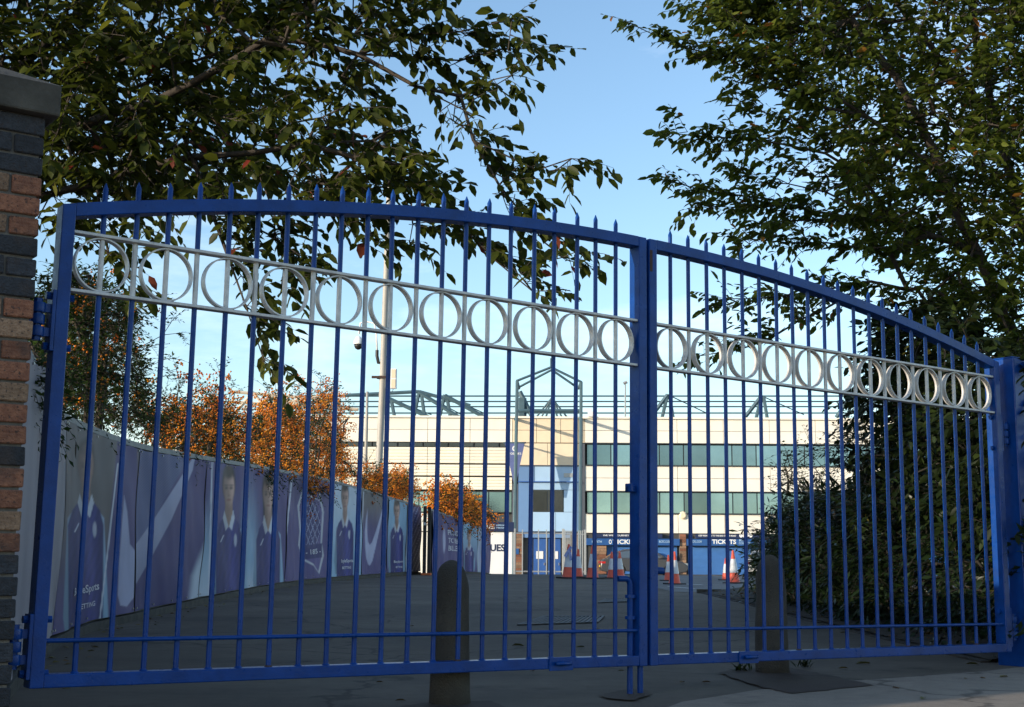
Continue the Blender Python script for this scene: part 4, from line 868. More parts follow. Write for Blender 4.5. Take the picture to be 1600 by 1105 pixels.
# ------------------------------------------------------------------ cars
def car(name, label, loc, rotz, paint):
    m_ = Matrix.Translation(Vector(loc))@Matrix.Rotation(rotz, 4, 'Z'); t = thing(name, label, 'car', mtx=m_, group='parked cars by the ticket windows')
    Wd = .86
    low = [(-2.2, .32), (-2.25, .55), (-2.22, .80), (-2.08, .93), (-1.2, .96), (.7, .95), (1.3, .90), (1.95, .78), (2.2, .62), (2.24, .42), (2.15, .26), (1.75, .22)]
    for cx, sgn in ((1.35, 1), (-1.32, 1)):
        low += [(cx+.36*math.cos(a), .30+.37*math.sin(a)) for a in [math.pi*i/8 for i in range(9)] if .30+.37*math.sin(a) > .22] + [(cx-.37, .22)]
    low += [(-1.8, .22)]
    mb = MB(); n_ = len(low)
    rings = [(-Wd+.0, .93), (-Wd-.0, 1.0), (Wd, 1.0), (Wd, .93)]
    mb.prism(low, -Wd, Wd); body = mb.build('body', M[paint], t, bevel=.05, smooth=True, sharp=35)
    cab = [(-1.95, .93), (-1.45, 1.28), (-.9, 1.42), (-.1, 1.45), (.45, 1.36), (1.25, .93)]
    mb = MB(); n_ = len(cab); vs = [(x, -Wd+.06+(z-.93)*.36, z) for x, z in cab]+[(x, Wd-.06-(z-.93)*.36, z) for x, z in cab]
    mb.add(vs, [tuple(range(n_)), tuple(range(2*n_-1, n_-1, -1))]+[(i, i+n_, (i+1) % n_+n_, (i+1) % n_) for i in range(n_)]); mb.build('cabin', M[paint], t, bevel=.04, smooth=True, sharp=35)
    for sg in (-1, 1):
        for poly in ([(-1.55, .98), (-1.28, 1.26), (-.62, 1.36), (-.55, .98)], [(-.47, .98), (-.52, 1.36), (-.1, 1.38), (.36, 1.29), (.95, .98)]):
            mb = MB(); f = lambda z: sg*(Wd-.06-(z-.93)*.36+.008); mb.add([(x, f(z), z) for x, z in poly]+[(x, f(z)-sg*.02, z) for x, z in poly], [(0, 1, 2, 3)[:len(poly)] if len(poly) == 4 else tuple(range(5)), tuple(range(2*len(poly)-1, len(poly)-1, -1))]); mb.build('side_window', M['carglass'], t)
        mb = MB(); mb.box((-2.255, sg*.60 if sg > 0 else -.84, .68), (-2.1, .84 if sg > 0 else -.60, .80)); mb.box((-2.2, sg*.868-.004, .69), (-2.0, sg*.868+.004, .79)); mb.build('tail_light', M['redlight'], t)
        mb = MB(); mb.box((2.0, sg*.7-.14, .60), (2.215, sg*.7+.14, .72)); mb.build('headlight', M['alloy'], t)
        mb = MB(); mb.box((.75, sg*.93-.07, .95), (.92, sg*.93+.07, 1.07)); mb.build('wing_mirror', M[paint], t, bevel=.03)
        for x in (-.4, .55): mb = MB(); mb.box((x-.25, sg*.868-.01, .80), (x-.1, sg*.868+.01, .83)); mb.build('door_handle', M['alloy'], t)
    mb = MB(); mb.add([(-1.93, -.66, .97), (-1.93, .66, .97), (-1.50, .6, 1.26), (-1.50, -.6, 1.26)], [(0, 1, 2, 3)]); mb.v = [(x-.02, y, z+.012) for x, y, z in mb.v]; mb.build('rear_window', M['carglass'], t)
    mb = MB(); mb.add([(1.2, -.66, .97), (1.2, .66, .97), (.52, .58, 1.34), (.52, -.58, 1.34)], [(0, 1, 2, 3)]); mb.v = [(x+.02, y, z+.012) for x, y, z in mb.v]; mb.build('windscreen', M['carglass'], t)
    mb = MB(); mb.box((-2.262, -.26, .50), (-2.245, .26, .61)); mb.build('number_plate', M['yellow'], t)
    for cx in (1.35, -1.32):
        for sg in (-1, 1):
            mb = MB(); mb.lathe([(.20, -.1), (.30, -.1), (.32, -.07), (.32, .07), (.30, .1), (.20, .1)], 24); mb.v = [(cx+a, sg*.77+c, .32+b) for a, b, c in mb.v]; wh = mb.build('wheel', M['rubber'], t, smooth=True, sharp=40)
            mb = MB(); mb.lathe([(.06, .095), (.2, .095), (.205, .07)], 20); 
            for q in range(5):
                a = q*2*math.pi/5; mb.add([(.05*math.cos(a+1), .05*math.sin(a+1), .105), (.05*math.cos(a-1), .05*math.sin(a-1), .105), (.19*math.cos(a-.15), .19*math.sin(a-.15), .105), (.19*math.cos(a+.15), .19*math.sin(a+.15), .105)], [(0, 1, 2, 3)])
            mb.v = [(cx+a, sg*(.77+c), .32+b) for a, b, c in mb.v]; mb.build('rim', M['alloy'], wh)
    return t
c = at(1005, 900, 70.); car('parked_car', 'dark grey saloon car parked side on before the ticket shutters', (c.x, 70., ground(c.x, 70)), 0, 'carpaint')
c = at(1200, 900, 68.); car('parked_car', 'silver car half hidden by the dark shrub beside the closed shutter', (c.x, 68., ground(c.x, 68)), R(75), 'carsilver')
mb = MB(); mb.box((at(914, 900, 74.8).x, 74.8, ground(0, 75)), (at(1500, 900, 74.8).x, 75.7, ground(0, 75)+.12)); o = mb.build('kerb', M['conc']); o['kind'] = 'structure'
strip_sheet('road_marking', [(4, 74.2), (22, 74.2)], [(4, 74.45), (22, 74.45)], .012, M['yellow'])

# ------------------------------------------------------------------ lamp column with camera
LY = 35.
b0 = at(586, 880, LY); tp_ = at(606.5, 345, LY); tp2 = at(609, 285, LY); gz = ground(b0.x, LY)
t = thing('lamp_column', 'tall tapering pale grey lamp column rising behind the hoarding', 'lamp post', (b0.x, LY, gz))
mb = MB(); mb.tube([(b0.x, LY, gz), (b0.x, LY, gz+1.3), (b0.x+.01, LY, gz+1.35), tuple(at(597, 620, LY)), tuple(tp_), tuple(tp2)], [.13, .13, .098, .088, .076, .074], 16); mb.build('shaft', M['lampgrey'], t, smooth=True, sharp=50, world=True)
mb = MB(); a = tp2; mb.tube([a, a+Vector((.05, -.1, .25)), a+Vector((.3, -.35, .4)), a+Vector((.6, -.6, .42))], [.078, .06, .05, .05], 10); mb.build('arm', M['lampgrey'], t, smooth=True, world=True)
mb = MB(); q = a+Vector((.8, -.8, .42)); mb.box((-.35, -.14, -.06), (.35, .14, .06), M=Matrix.Translation(q)@Matrix.Rotation(R(-45), 4, 'Z')); mb.build('lantern', M['lampgrey'], t, bevel=.04, world=True)
cb = at(595.5, 590, LY)
mb = MB(); mb.lathe([(.115, -.035), (.115, .035)], 14, (cb.x, cb.y, cb.z)); mb.box((cb.x-.24, cb.y-.04, cb.z-.03), (cb.x+.25, cb.y-.12, cb.z+.03)); mb.build('clamp', M['rust'], t, world=True)
bx = at(615, 592, LY-.1); t2 = thing('panel_aerial', 'flat cream aerial panel clamped to the lamp column', 'aerial', (bx.x, bx.y, bx.z-.27)); mb = MB(); mb.box((bx.x-.085, bx.y-.06, bx.z-.27), (bx.x+.085, bx.y+.06, bx.z+.27)); mb.build('housing', M['offwhite'], t2, world=True, bevel=.02)
for dz in (-.13, .13): mb = MB(); mb.box((bx.x-.055, bx.y-.068, bx.z+dz-.11), (bx.x+.055, bx.y-.061, bx.z+dz+.11)); mb.build('face_panel', M['tan'], t2, world=True)
mb = MB(); mb.tube([(bx.x, bx.y, bx.z-.25), (bx.x-.02, bx.y, bx.z-.33), (cb.x+.1, cb.y, cb.z-.45)], .008, 6); mb.build('cable', M['black'], t2, world=True)
cc = at(560, 537, LY); t3 = thing('security_camera', 'white dome security camera on a curved arm at the lamp column', 'camera', (cc.x, LY, cc.z-.3))
mb = MB(); k1 = at(596, 567, LY); k2 = at(589, 556, LY); mb.tube([(k1.x, LY, k1.z), (k1.x-.08, LY, k1.z), (k2.x, LY, k2.z), (k2.x, LY, k2.z+.15)], .045, 10); mb.build('bracket', M['black'], t3, smooth=True, world=True, sharp=50)
kt = at(588, 520, LY); kl = at(573, 505, LY); kc = at(561, 522, LY); mb = MB(); mb.tube([(k2.x, LY, k2.z+.15), (kt.x, LY, kt.z), (kt.x-.06, LY, kl.z), (kl.x, LY, kl.z+.04), (kc.x+.03, LY, kl.z), (kc.x, LY, kc.z)], .022, 10); mb.build('swan_neck', M['white'], t3, smooth=True, world=True)
mb = MB(); mb.lathe([(.02, .22), (.06, .2), (.12, .10), (.135, .02), (.13, 0)], 20, (cc.x, LY, cc.z-.02)); mb.build('housing', M['white'], t3, smooth=True, world=True, sharp=60)
mb = MB(); mb.lathe([(.112, 0), (.108, -.05), (.08, -.11), (.03, -.14)], 20, (cc.x, LY, cc.z-.022)); mb.build('dome', M['black'], t3, smooth=True, world=True)
# slim mast in front of the stand
pz = at(571, 740, 45.); t = thing('slim_mast', 'slim grey mast seen through the orange berried bush', 'mast', (pz.x, 45., ground(pz.x, 45))); mb = MB(); mb.tube([(pz.x, 45., ground(pz.x, 45)), tuple(at(573, 655, 45.)), tuple(at(574, 612, 45.))], [.07, .05, .045], 8); mb.build('shaft', M['lampgrey'], t, world=True, smooth=True); mb = MB(); mb.lathe([(.10, 0), (.10, .02)], 10, (pz.x, 45., ground(pz.x, 45))); mb.build('base_plate', M['galv'], t, world=True)

# ------------------------------------------------------------------ vegetation
def inpoly(pts, poly):
    x, y = pts[:, 0], pts[:, 1]; c = np.zeros(len(x), bool); n = len(poly); j = n-1
    for i in range(n):
        xi, yi = poly[i]; xj, yj = poly[j]
        if yi != yj: c ^= ((yi > y) != (yj > y)) & (x < (xj-xi)*(y-yi)/(yj-yi)+xi)
        j = i
    return c
def sample(poly, n, Yfun, seed):
    r = np.random.default_rng(seed); P = np.array(poly, float); lo, hi = P.min(0), P.max(0); out = []
    while len(out) < n:
        q = r.uniform(lo, hi, (n*2, 2)); q = q[inpoly(q, poly)]
        for px, py in q:
            Y = Yfun(px, py, r); p = at(px, py, Y)
            if p.z > ground(p.x, p.y)+.08: out.append(tuple(p))
            if len(out) >= n: break
    return np.array(out)
def grow(limbs, attr, seg=.28, droop=.0, seed=1, rtip=.0035, expo=.45):
    r = np.random.default_rng(seed); pos = []; par = []
    def add(p, q): pos.append(np.array(p, float)); par.append(q); return len(pos)-1
    for L_ in limbs:
        L_ = [np.array(p, float) for p in L_]
        last = -1 if not pos else int(np.argmin(np.linalg.norm(np.array(pos)-L_[0], axis=1)))
        if last < 0: last = add(L_[0], -1)
        for a, b in zip(L_[:-1], L_[1:]):
            k = max(1, int(np.linalg.norm(b-a)/seg))
            for i in range(1, k+1): last = add(a+(b-a)*i/k+r.normal(0, .02, 3)*(i < k), last)
    base = np.array(pos); d = np.array([np.min(np.linalg.norm(base-a, axis=1)) for a in attr]); tips = []
    buf = np.zeros((len(pos)+len(attr)*14, 3)); buf[:len(pos)] = pos
    for a in attr[np.argsort(d)]:
        D = np.linalg.norm(buf[:len(pos)]-a, axis=1); j = int(np.argmin(D)); k = min(12, max(1, int(D[j]/seg))); p0 = np.array(pos[j]); last = j
        bow = np.array([0, 0, 1.])*D[j]*.10+r.normal(0, .05, 3)*D[j]
        for i in range(1, k+1):
            u = i/k; last = add(p0+(a-p0)*u+bow*4*u*(1-u)*.6, last); buf[last] = pos[last]
        tips.append(last)
    pos = np.array(pos); cnt = np.zeros(len(pos)); 
    for t_ in tips: cnt[t_] += 1
    for i in range(len(pos)-1, 0, -1):
        if par[i] >= 0: cnt[par[i]] += cnt[i]
    rad = rtip*np.maximum(cnt, 1)**expo
    return pos, np.array(par), rad, tips
def branch_mesh(mb, pos, par, rad, rmax=1.):
    for i in range(len(pos)):
        j = par[i]
        if j < 0: continue
        r1 = min(rmax, rad[i]); r0 = min(rmax, rad[j], rad[i]*1.35); n = 7 if r1 > .03 else (5 if r1 > .008 else 3)
        mb.tube([pos[j], pos[i]], [r0, r1], n, cap=False)
def fix_taper(mb): pass
def leaves_mesh(name, P, D, N, Ln, Wd, mtl, tint, parent, fold=.25, hi=True):
    D = D/np.linalg.norm(D, axis=1)[:, None]; S = np.cross(D, N); S /= np.maximum(1e-6, np.linalg.norm(S, axis=1))[:, None]; N = np.cross(S, D); n = len(P); Ln = Ln[:, None]; Wd = Wd[:, None]
    if hi:
        prof = [(0, 0, 0), (.3, .42, fold), (.68, .36, fold*.9), (.3, -.42, fold), (.68, -.36, fold*.9), (.48, 0, 0), (1., 0, -.12)]
        fc = np.array([[0, 1, 5], [1, 2, 5], [2, 6, 5], [0, 5, 3], [3, 5, 4], [4, 5, 6]])
    else:
        prof = [(0, 0, 0), (.45, .45, fold), (.45, -.45, fold), (1., 0, -.05), (.5, 0, 0)]; fc = np.array([[0, 1, 4], [1, 3, 4], [0, 4, 2], [2, 4, 3]])
    k = len(prof); V = np.zeros((n, k, 3))
    for i, (a, b, c) in enumerate(prof): V[:, i] = P+D*Ln*a+S*Wd*b+N*Wd*c*.5
    Fc = (fc[None]+(np.arange(n)*k)[:, None, None]).reshape(-1, 3)
    me = bpy.data.meshes.new(name); me.vertices.add(n*k); me.vertices.foreach_set('co', V.reshape(-1)); nf = len(Fc)
    me.loops.add(nf*3); me.loops.foreach_set('vertex_index', Fc.reshape(-1).astype(np.int32)); me.polygons.add(nf); me.polygons.foreach_set('loop_start', np.arange(nf, dtype=np.int32)*3); me.update(calc_edges=True)
    a = me.attributes.new('tint', 'FLOAT', 'POINT'); a.data.foreach_set('value', np.repeat(tint, k).astype(np.float32)); me.materials.append(mtl)
    o = link(name, me, parent, world=True); o['kind'] = 'stuff'; return o
def twig_leaves(mb, pos, par, tips, seed, m=3, length=(.2, .42), step=.04, droop=.6, size=.085, out=None, twr=.0022, center=None, spread=.55):
    """leafy twigs round every branch tip"""
    r = np.random.default_rng(seed); P = []; D = []; N = []
    for t_ in tips:
        a = pos[t_]; b = pos[par[t_]]; d0 = a-b; nd = np.linalg.norm(d0); d0 = d0/nd if nd > 1e-6 else np.array([0, 0, 1.])
        for q in range(m):
            d = d0+r.normal(0, spread, 3)
            if center is not None:
                oo = a-center; oo /= max(1e-6, np.linalg.norm(oo)); d = d*.6+oo*.9
            d[2] -= .12; d /= np.linalg.norm(d); L_ = r.uniform(*length); st_ = a-d0*r.uniform(0, .15); k = max(2, int(L_/step)); pts = []
            for i in range(k+1):
                u = i/k; p = st_+d*L_*u+np.array([0, 0, -1.])*L_*.22*u*u; pts.append(p)
                if i:
                    sd_ = np.cross(d, [0, 0, 1.]); sd_ /= max(1e-6, np.linalg.norm(sd_)); sg = 1 if i % 2 else -1
                    ld = d*.55+sd_*sg*.75+np.array([0, 0, -droop])*r.uniform(.5, 1.5)+r.normal(0, .28, 3); P.append(p); D.append(ld); N.append(np.array([0, 0, 1.])+r.normal(0, .45, 3)+sd_*sg*.5)
            mb.tube([pts[0], pts[len(pts)//2], pts[-1]], [twr*1.3, twr, twr*.5], 3, cap=False)
    P, D, N = np.array(P), np.array(D), np.array(N); n = len(P); Ln = size*np.clip(r.normal(.95, .22, n), .45, 1.45); return P, D, N, Ln, r
GREEN = [(0, (.018, .026, .008)), (.35, (.035, .048, .012)), (.7, (.06, .07, .016)), (.88, (.13, .115, .022)), (.95, (.22, .12, .02)), (1, (.26, .05, .02))]
M['leafL'] = leafmat('cherry_leaf_dark', [(0, (.018, .027, .004)), (.5, (.042, .056, .007)), (.86, (.085, .095, .011)), (.94, (.15, .12, .025)), (.985, (.13, .06, .02)), (1, (.16, .04, .02))], .46)
M['leafR'] = leafmat('cherry_leaf_olive', [(0, (.033, .052, .007)), (.5, (.066, .092, .012)), (.85, (.115, .135, .018)), (.95, (.17, .13, .022)), (1, (.26, .11, .02))], .44)
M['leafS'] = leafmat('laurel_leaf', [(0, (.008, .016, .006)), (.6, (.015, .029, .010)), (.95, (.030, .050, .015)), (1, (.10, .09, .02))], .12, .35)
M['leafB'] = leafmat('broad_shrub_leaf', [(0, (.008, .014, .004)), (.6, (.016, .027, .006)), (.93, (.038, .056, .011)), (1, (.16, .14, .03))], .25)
M['leafP'] = leafmat('firethorn_leaf', [(0, (.010, .024, .004)), (.6, (.026, .052, .008)), (.92, (.055, .10, .014)), (1, (.12, .12, .02))], .25)
M['berry'] = leafmat('orange_berry', [(0, (.46, .10, .006)), (.6, (.64, .19, .010)), (1, (.74, .29, .02))], .0, .45)
def tree(name, label, base, limbs, attr, leafm, size, m, seed, droop=.6, step=.04, length=(.2, .42), expo=.46, rtip=.0035, seg=.28, ratio=.5, group=None, rmax=.16, cat='tree', hi=True, twr=.0022, crown='crown', stem='trunk', center=None, spread=.55, bark='bark', trunk_r=0):
    t = thing(name, label, cat, tuple(base), group); pos, par, rad, tips = grow(limbs, attr, seg, seed=seed, rtip=rtip, expo=expo)
    mb = MB(); branch_mesh(mb, pos, par, rad, rmax)
    if trunk_r: mb.tube(limbs[0], [trunk_r*(1-.2*i) for i in range(len(limbs[0]))], 12)
    P, D, N, Ln, r = twig_leaves(mb, pos, par, tips, seed+5, m, length, step, droop, size, twr=twr, center=None if center is None else np.array(center), spread=spread)
    mb.build(stem, M[bark], t, smooth=True, world=True)
    # colour varies clump by clump as well as leaf by leaf
    tint = np.clip(r.beta(1.6, 1.9, len(P))*.85+.08*np.sin(P[:, 0]*2.3+P[:, 2]*3.1)+(r.random(len(P)) < .035)*r.uniform(.2, .6, len(P)), 0, 1)
    leaves_mesh(crown, P, D, N, Ln, Ln*ratio*r.uniform(.85, 1.15, len(P)), M[leafm], tint, t, hi=hi)
    return t, pos, tips
V3 = lambda px, py, Y: tuple(at(px, py, Y))
# cherry tree behind the hoarding, left
bL = (-5.3, 10.2, ground(-5, 10))
limbsL = [[bL, (-5.25, 10.1, 1.6), (-5.1, 9.9, 2.4)], [(-5.1, 9.9, 2.4), V3(-120, 250, 9.6), V3(120, 200, 9.3), V3(300, 130, 9.0), V3(450, 45, 8.8), V3(560, -60, 8.7)], [(-5.1, 9.9, 2.4), V3(-60, 330, 9.4), V3(150, 285, 9.1), V3(300, 245, 8.8), V3(480, 225, 8.6), V3(640, 260, 8.5)],
          [V3(300, 130, 9.0), V3(420, 60, 8.7), V3(560, 85, 8.6), V3(650, 135, 8.5), V3(740, 180, 8.5)], [V3(-120, 250, 9.6), V3(60, 80, 9.9), V3(200, -60, 10.2), V3(330, -220, 10.4)], [V3(-120, 250, 9.6), V3(-300, 60, 10.4), V3(-420, -120, 10.8)]]
def spray(pts, Y, step=24, jit=9, seed=0, Y1=None):
    r = np.random.default_rng(seed); P = np.array(pts, float); d = np.r_[0, np.cumsum(np.linalg.norm(np.diff(P, axis=0), axis=1))]; n = int(d[-1]/step); out = []
    for i in range(n+1):
        u = d[-1]*i/max(1, n); Yu = Y+((Y1 if Y1 else Y)-Y)*u/d[-1]; x = np.interp(u, d, P[:, 0])+r.normal(0, jit)*(i < n); y = np.interp(u, d, P[:, 1])+r.normal(0, jit*.8)*(i < n); out.append((x, y, Yu+r.normal(0, .12)))
    limb = [V3(px, py, Y+((Y1 if Y1 else Y)-Y)*k/(len(pts)-1)) for k, (px, py) in enumerate(pts)]
    return limb, [V3(*q) for q in out]
polyL = [(-420, -260), (480, -260), (620, -80), (630, 5), (575, 40), (545, 80), (560, 130), (600, 165), (625, 215), (650, 255), (690, 295), (680, 312), (620, 308), (560, 315), (470, 320), (400, 330), (330, 345), (280, 320), (220, 370), (90, 380), (40, 350), (-200, 430), (-420, 300)]
sprL = [[(560, 60), (640, 54), (720, 50), (800, 30)], [(600, 85), (720, 95), (780, 78), (826, 76)], [(660, 140), (720, 150), (770, 125), (800, 118)], [(690, 180), (740, 220), (780, 290), (800, 325)], [(760, 262), (840, 266), (893, 248)], [(670, 330), (735, 368), (775, 408), (832, 455)], [(800, 330), (850, 378), (880, 402), (905, 392)], [(340, 340), (360, 410), (385, 480), (412, 562)], [(560, 320), (575, 350), (585, 378)], [(440, 330), (450, 390), (440, 450)], [(120, 350), (170, 400), (210, 450)], [(620, -30), (680, 0), (640, 20)], [(500, 300), (540, 350), (560, 375)], [(350, 360), (430, 372), (470, 400)], [(640, 320), (645, 350), (640, 378)]]
tL = [spray(p, 8.75, 20, 8, 300+i, 8.45) for i, p in enumerate(sprL)]; limbsL += [q[0] for q in tL]
depL = lambda px, py, r: r.uniform(8.1, 10.6) if px < 450 else r.uniform(8.0, 9.3)
aL = sample(polyL, 1200, depL, 21)
aL = np.vstack([aL, sample([(-150, -80), (420, -80), (440, 60), (400, 200), (330, 300), (150, 300), (-150, 330)], 420, lambda px, py, r: r.uniform(9.4, 11.2), 25)]+[q[1] for q in tL])
tree('cherry_tree', 'dark leaved cherry tree overhanging the hoarding behind the brick pillar', bL, limbsL, aL, 'leafL', .104, 3, 31, droop=.75, step=.046, length=(.14, .36), ratio=.58, rmax=.13, expo=.385, trunk_r=.15, center=(-4.5, 10.2, 2.6), spread=.5)
# cherry tree on the right
bR = (5.5, 12.9, ground(5, 13))
limbsR = [[bR, (5.45, 12.9, .9)], [(5.45, 12.9, .9), V3(1600, 560, 12.4), V3(1530, 400, 12.2), V3(1470, 260, 12.0), V3(1400, 120, 11.8), V3(1290, -20, 11.7), V3(1240, -160, 11.6)], [(5.45, 12.9, .9), V3(1620, 420, 13.0), V3(1560, 200, 13.2), V3(1520, 20, 13.3), V3(1500, -220, 13.4)],
          [V3(1530, 400, 12.2), V3(1400, 350, 11.7), V3(1290, 300, 11.4), V3(1180, 285, 11.3)], [V3(1470, 260, 12.0), V3(1350, 180, 11.7), V3(1230, 110, 11.5), V3(1120, 60, 11.5)], [V3(1600, 560, 12.4), V3(1680, 350, 12.2), V3(1760, 100, 12.3)], [V3(1560, 200, 13.2), V3(1420, 30, 13.0), V3(1300, -120, 12.8)]]
polyR = [(1140, -260), (1110, -20), (1130, 60), (1230, 125), (1310, 175), (1330, 215), (1330, 290), (1330, 340), (1360, 390), (1420, 420), (1450, 425), (1470, 480), (1560, 545), (1680, 600), (1900, 420), (1950, -260)]
sprR = [[(1300, 200), (1230, 130), (1130, 88), (1060, 72), (996, 42)], [(1330, 60), (1200, 15), (1085, -15)], [(1250, 60), (1150, 30), (1080, 15)], [(1260, 110), (1160, 85), (1090, 92)], [(1300, 160), (1220, 140), (1150, 128)], [(1400, 300), (1290, 240), (1160, 216), (1055, 209)], [(1330, 225), (1240, 195), (1170, 165), (1150, 155)], [(1220, 215), (1160, 236), (1130, 236)], [(1400, 360), (1270, 330), (1150, 305), (1055, 286)], [(1280, 320), (1180, 325), (1100, 322)], [(1320, 290), (1230, 268), (1160, 275)], [(1450, 400), (1330, 385), (1240, 380), (1158, 372)], [(1320, 350), (1240, 345), (1190, 350)], [(1480, 480), (1360, 440), (1230, 462), (1130, 467)], [(1340, 460), (1250, 500), (1160, 545), (1095, 556)]]
tR = [spray(p, 11.7, 17, 8, 400+i, 11.2) for i, p in enumerate(sprR)]; limbsR += [q[0] for q in tR]
depR = lambda px, py, r: r.uniform(10.9, 12.6) if px < 1300 else r.uniform(10.9, 14.3)
aR = sample(polyR, 2350, depR, 22)
aR = np.vstack([aR]+[q[1] for q in tR])
tree('cherry_tree', 'broad olive leaved tree rising behind the thick blue post and the shrubs', bR, limbsR, aR, 'leafR', .092, 4, 41, droop=.6, step=.042, length=(.15, .38), ratio=.52, rmax=.12, expo=.40, trunk_r=.13, center=(5.6, 13.2, 1.8), spread=.45)
# shrubs in the planting bed, right
def bedY(px, py, r, d=2.2):
    rat = max(.05, ray(px, py)[0]); Y = 3.15/rat; return Y*r.uniform(1.0, 1.0+d/Y*1.3)
def shrub(name, label, poly, n, base, leafm, size, m, seed, step=.03, length=(.15, .35), droop=.2, ratio=.3, d=2.2, stems=5, hi=False, ext=None, Yf=None, group=None):
    a = sample(poly, n, Yf or (lambda px, py, r: bedY(px, py, r, d)), seed)
    if ext: a = np.vstack([a, [V3(*q) for q in ext]])
    b = Vector(base); c = a.mean(0); r = np.random.default_rng(seed); L_ = [[tuple(b), (b.x+.02, b.y, b.z+.15)]]
    for i in range(stems):
        q = a[r.integers(len(a))]; L_.append([(b.x+.02, b.y, b.z+.15), tuple(np.array([b.x, b.y, b.z])*.5+q*.5+np.array([0, 0, .15])), tuple(q)])
    return tree(name, label, base, L_, a, leafm, size, m, seed, droop=droop, step=step, length=length, ratio=ratio, rmax=.05, cat='shrub', hi=hi, twr=.0018, crown='foliage', stem='stems', group=group, bark='barkdark')
gz = lambda x, y: ground(x, y)+.1
SG = 'evergreen shrubs in the planting bed'
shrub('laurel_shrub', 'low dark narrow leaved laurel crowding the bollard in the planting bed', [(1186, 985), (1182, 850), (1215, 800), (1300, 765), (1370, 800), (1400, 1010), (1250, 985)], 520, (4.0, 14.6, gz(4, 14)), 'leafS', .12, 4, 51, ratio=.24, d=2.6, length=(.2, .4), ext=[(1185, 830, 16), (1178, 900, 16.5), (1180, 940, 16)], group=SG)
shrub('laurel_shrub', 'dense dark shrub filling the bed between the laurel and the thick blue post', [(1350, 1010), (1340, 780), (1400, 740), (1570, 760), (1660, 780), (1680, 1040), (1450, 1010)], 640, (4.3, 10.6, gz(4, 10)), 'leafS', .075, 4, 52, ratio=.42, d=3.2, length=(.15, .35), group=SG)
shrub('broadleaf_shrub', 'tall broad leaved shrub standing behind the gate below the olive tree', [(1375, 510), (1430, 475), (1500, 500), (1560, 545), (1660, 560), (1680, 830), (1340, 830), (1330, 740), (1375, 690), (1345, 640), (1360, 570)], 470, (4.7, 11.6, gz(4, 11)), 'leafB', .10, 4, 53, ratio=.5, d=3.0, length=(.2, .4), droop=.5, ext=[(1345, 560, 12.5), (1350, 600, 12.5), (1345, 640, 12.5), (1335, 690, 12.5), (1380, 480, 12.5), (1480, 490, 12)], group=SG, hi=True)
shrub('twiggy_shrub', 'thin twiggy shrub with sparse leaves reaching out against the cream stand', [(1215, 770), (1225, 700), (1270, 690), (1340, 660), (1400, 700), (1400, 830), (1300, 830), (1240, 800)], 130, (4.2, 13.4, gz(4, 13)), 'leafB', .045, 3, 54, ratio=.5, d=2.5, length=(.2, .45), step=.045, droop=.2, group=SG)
# firethorn bushes behind the hoarding
def fenY(px, far=False):
    F = F2 if far else F1; pxs = topix(np.c_[F.C, np.full(len(F.C), 1.5)])[:, 0]; o = np.argsort(pxs); return float(np.interp(px, pxs[o], F.C[o, 1]))
def fire_Y(px, py, r, far, d):
    ft = np.interp(px, [f[0] for f in far_t], [f[1] for f in far_t]); Yf = fenY(px, far)
    return Yf-r.uniform(.12, .5) if py > ft+4 else Yf+r.uniform(.2, d)
far_t = tops+[(f[0], f[2]) for f in far]
def firethorn(label, poly, n, isfar, dep, seed, berries, base_px, size=.04, sc=1., m=5, ext=None):
    bp = at(base_px, 860, fenY(base_px, isfar)+.9); base = (bp.x, bp.y, ground(bp.x, bp.y))
    a = sample(poly, n, lambda px, py, r: fire_Y(px, py, r, isfar, dep), seed)
    if ext: a = np.vstack([a, [V3(q[0], q[1], fenY(q[0], isfar)+.6) for q in ext]])
    r = np.random.default_rng(seed); L_ = [[base, (base[0], base[1], base[2]+.4)]]
    for i in range(7): q = a[r.integers(len(a))]; L_.append([(base[0], base[1], base[2]+.4), tuple((np.array(base)+q)/2+np.array([0, 0, .2])), tuple(q)])
    t, pos, tips = tree('firethorn_bush', label, base, L_, a, 'leafP', size*sc, m, seed, droop=.1, step=.028*sc, length=(.14*sc, .34*sc), ratio=.45, rmax=.04, cat='bush', hi=False, twr=.002*sc, crown='foliage', stem='stems', group='orange berried bushes behind the hoarding', seg=.35)
    # berry clusters
    if berries:
        ico = []; ph = (1+5**.5)/2
        oc = np.array([(1, 0, 0), (-1, 0, 0), (0, 1, 0), (0, -1, 0), (0, 0, 1), (0, 0, -1)], float); of = np.array([(0, 2, 4), (2, 1, 4), (1, 3, 4), (3, 0, 4), (2, 0, 5), (1, 2, 5), (3, 1, 5), (0, 3, 5)])
        hot = np.array(tips)[r.random(len(tips)) < .6]; C = pos[r.choice(hot, berries)]+r.normal(0, .10*sc, (berries, 3)); k = 9; P = np.repeat(C, k, 0)+r.normal(0, .026*sc, (berries*k, 3)); rad = .011*sc*r.uniform(.8, 1.25, len(P))
        Vv = (P[:, None]+oc[None]*rad[:, None, None]).reshape(-1, 3); Fc = (of[None]+(np.arange(len(P))*6)[:, None, None]).reshape(-1, 3)
        me = bpy.data.meshes.new('berries'); nf = len(Fc); me.vertices.add(len(Vv)); me.vertices.foreach_set('co', Vv.reshape(-1)); me.loops.add(nf*3); me.loops.foreach_set('vertex_index', Fc.reshape(-1).astype(np.int32)); me.polygons.add(nf); me.polygons.foreach_set('loop_start', np.arange(nf, dtype=np.int32)*3); me.update(calc_edges=True)
        at_ = me.attributes.new('tint', 'FLOAT', 'POINT'); at_.data.foreach_set('value', np.repeat(np.repeat(r.random(berries), k), 6).astype(np.float32)); me.materials.append(M['berry']); me.shade_smooth(); o = link('berries', me, t, world=True); o['kind'] = 'stuff'
    return t
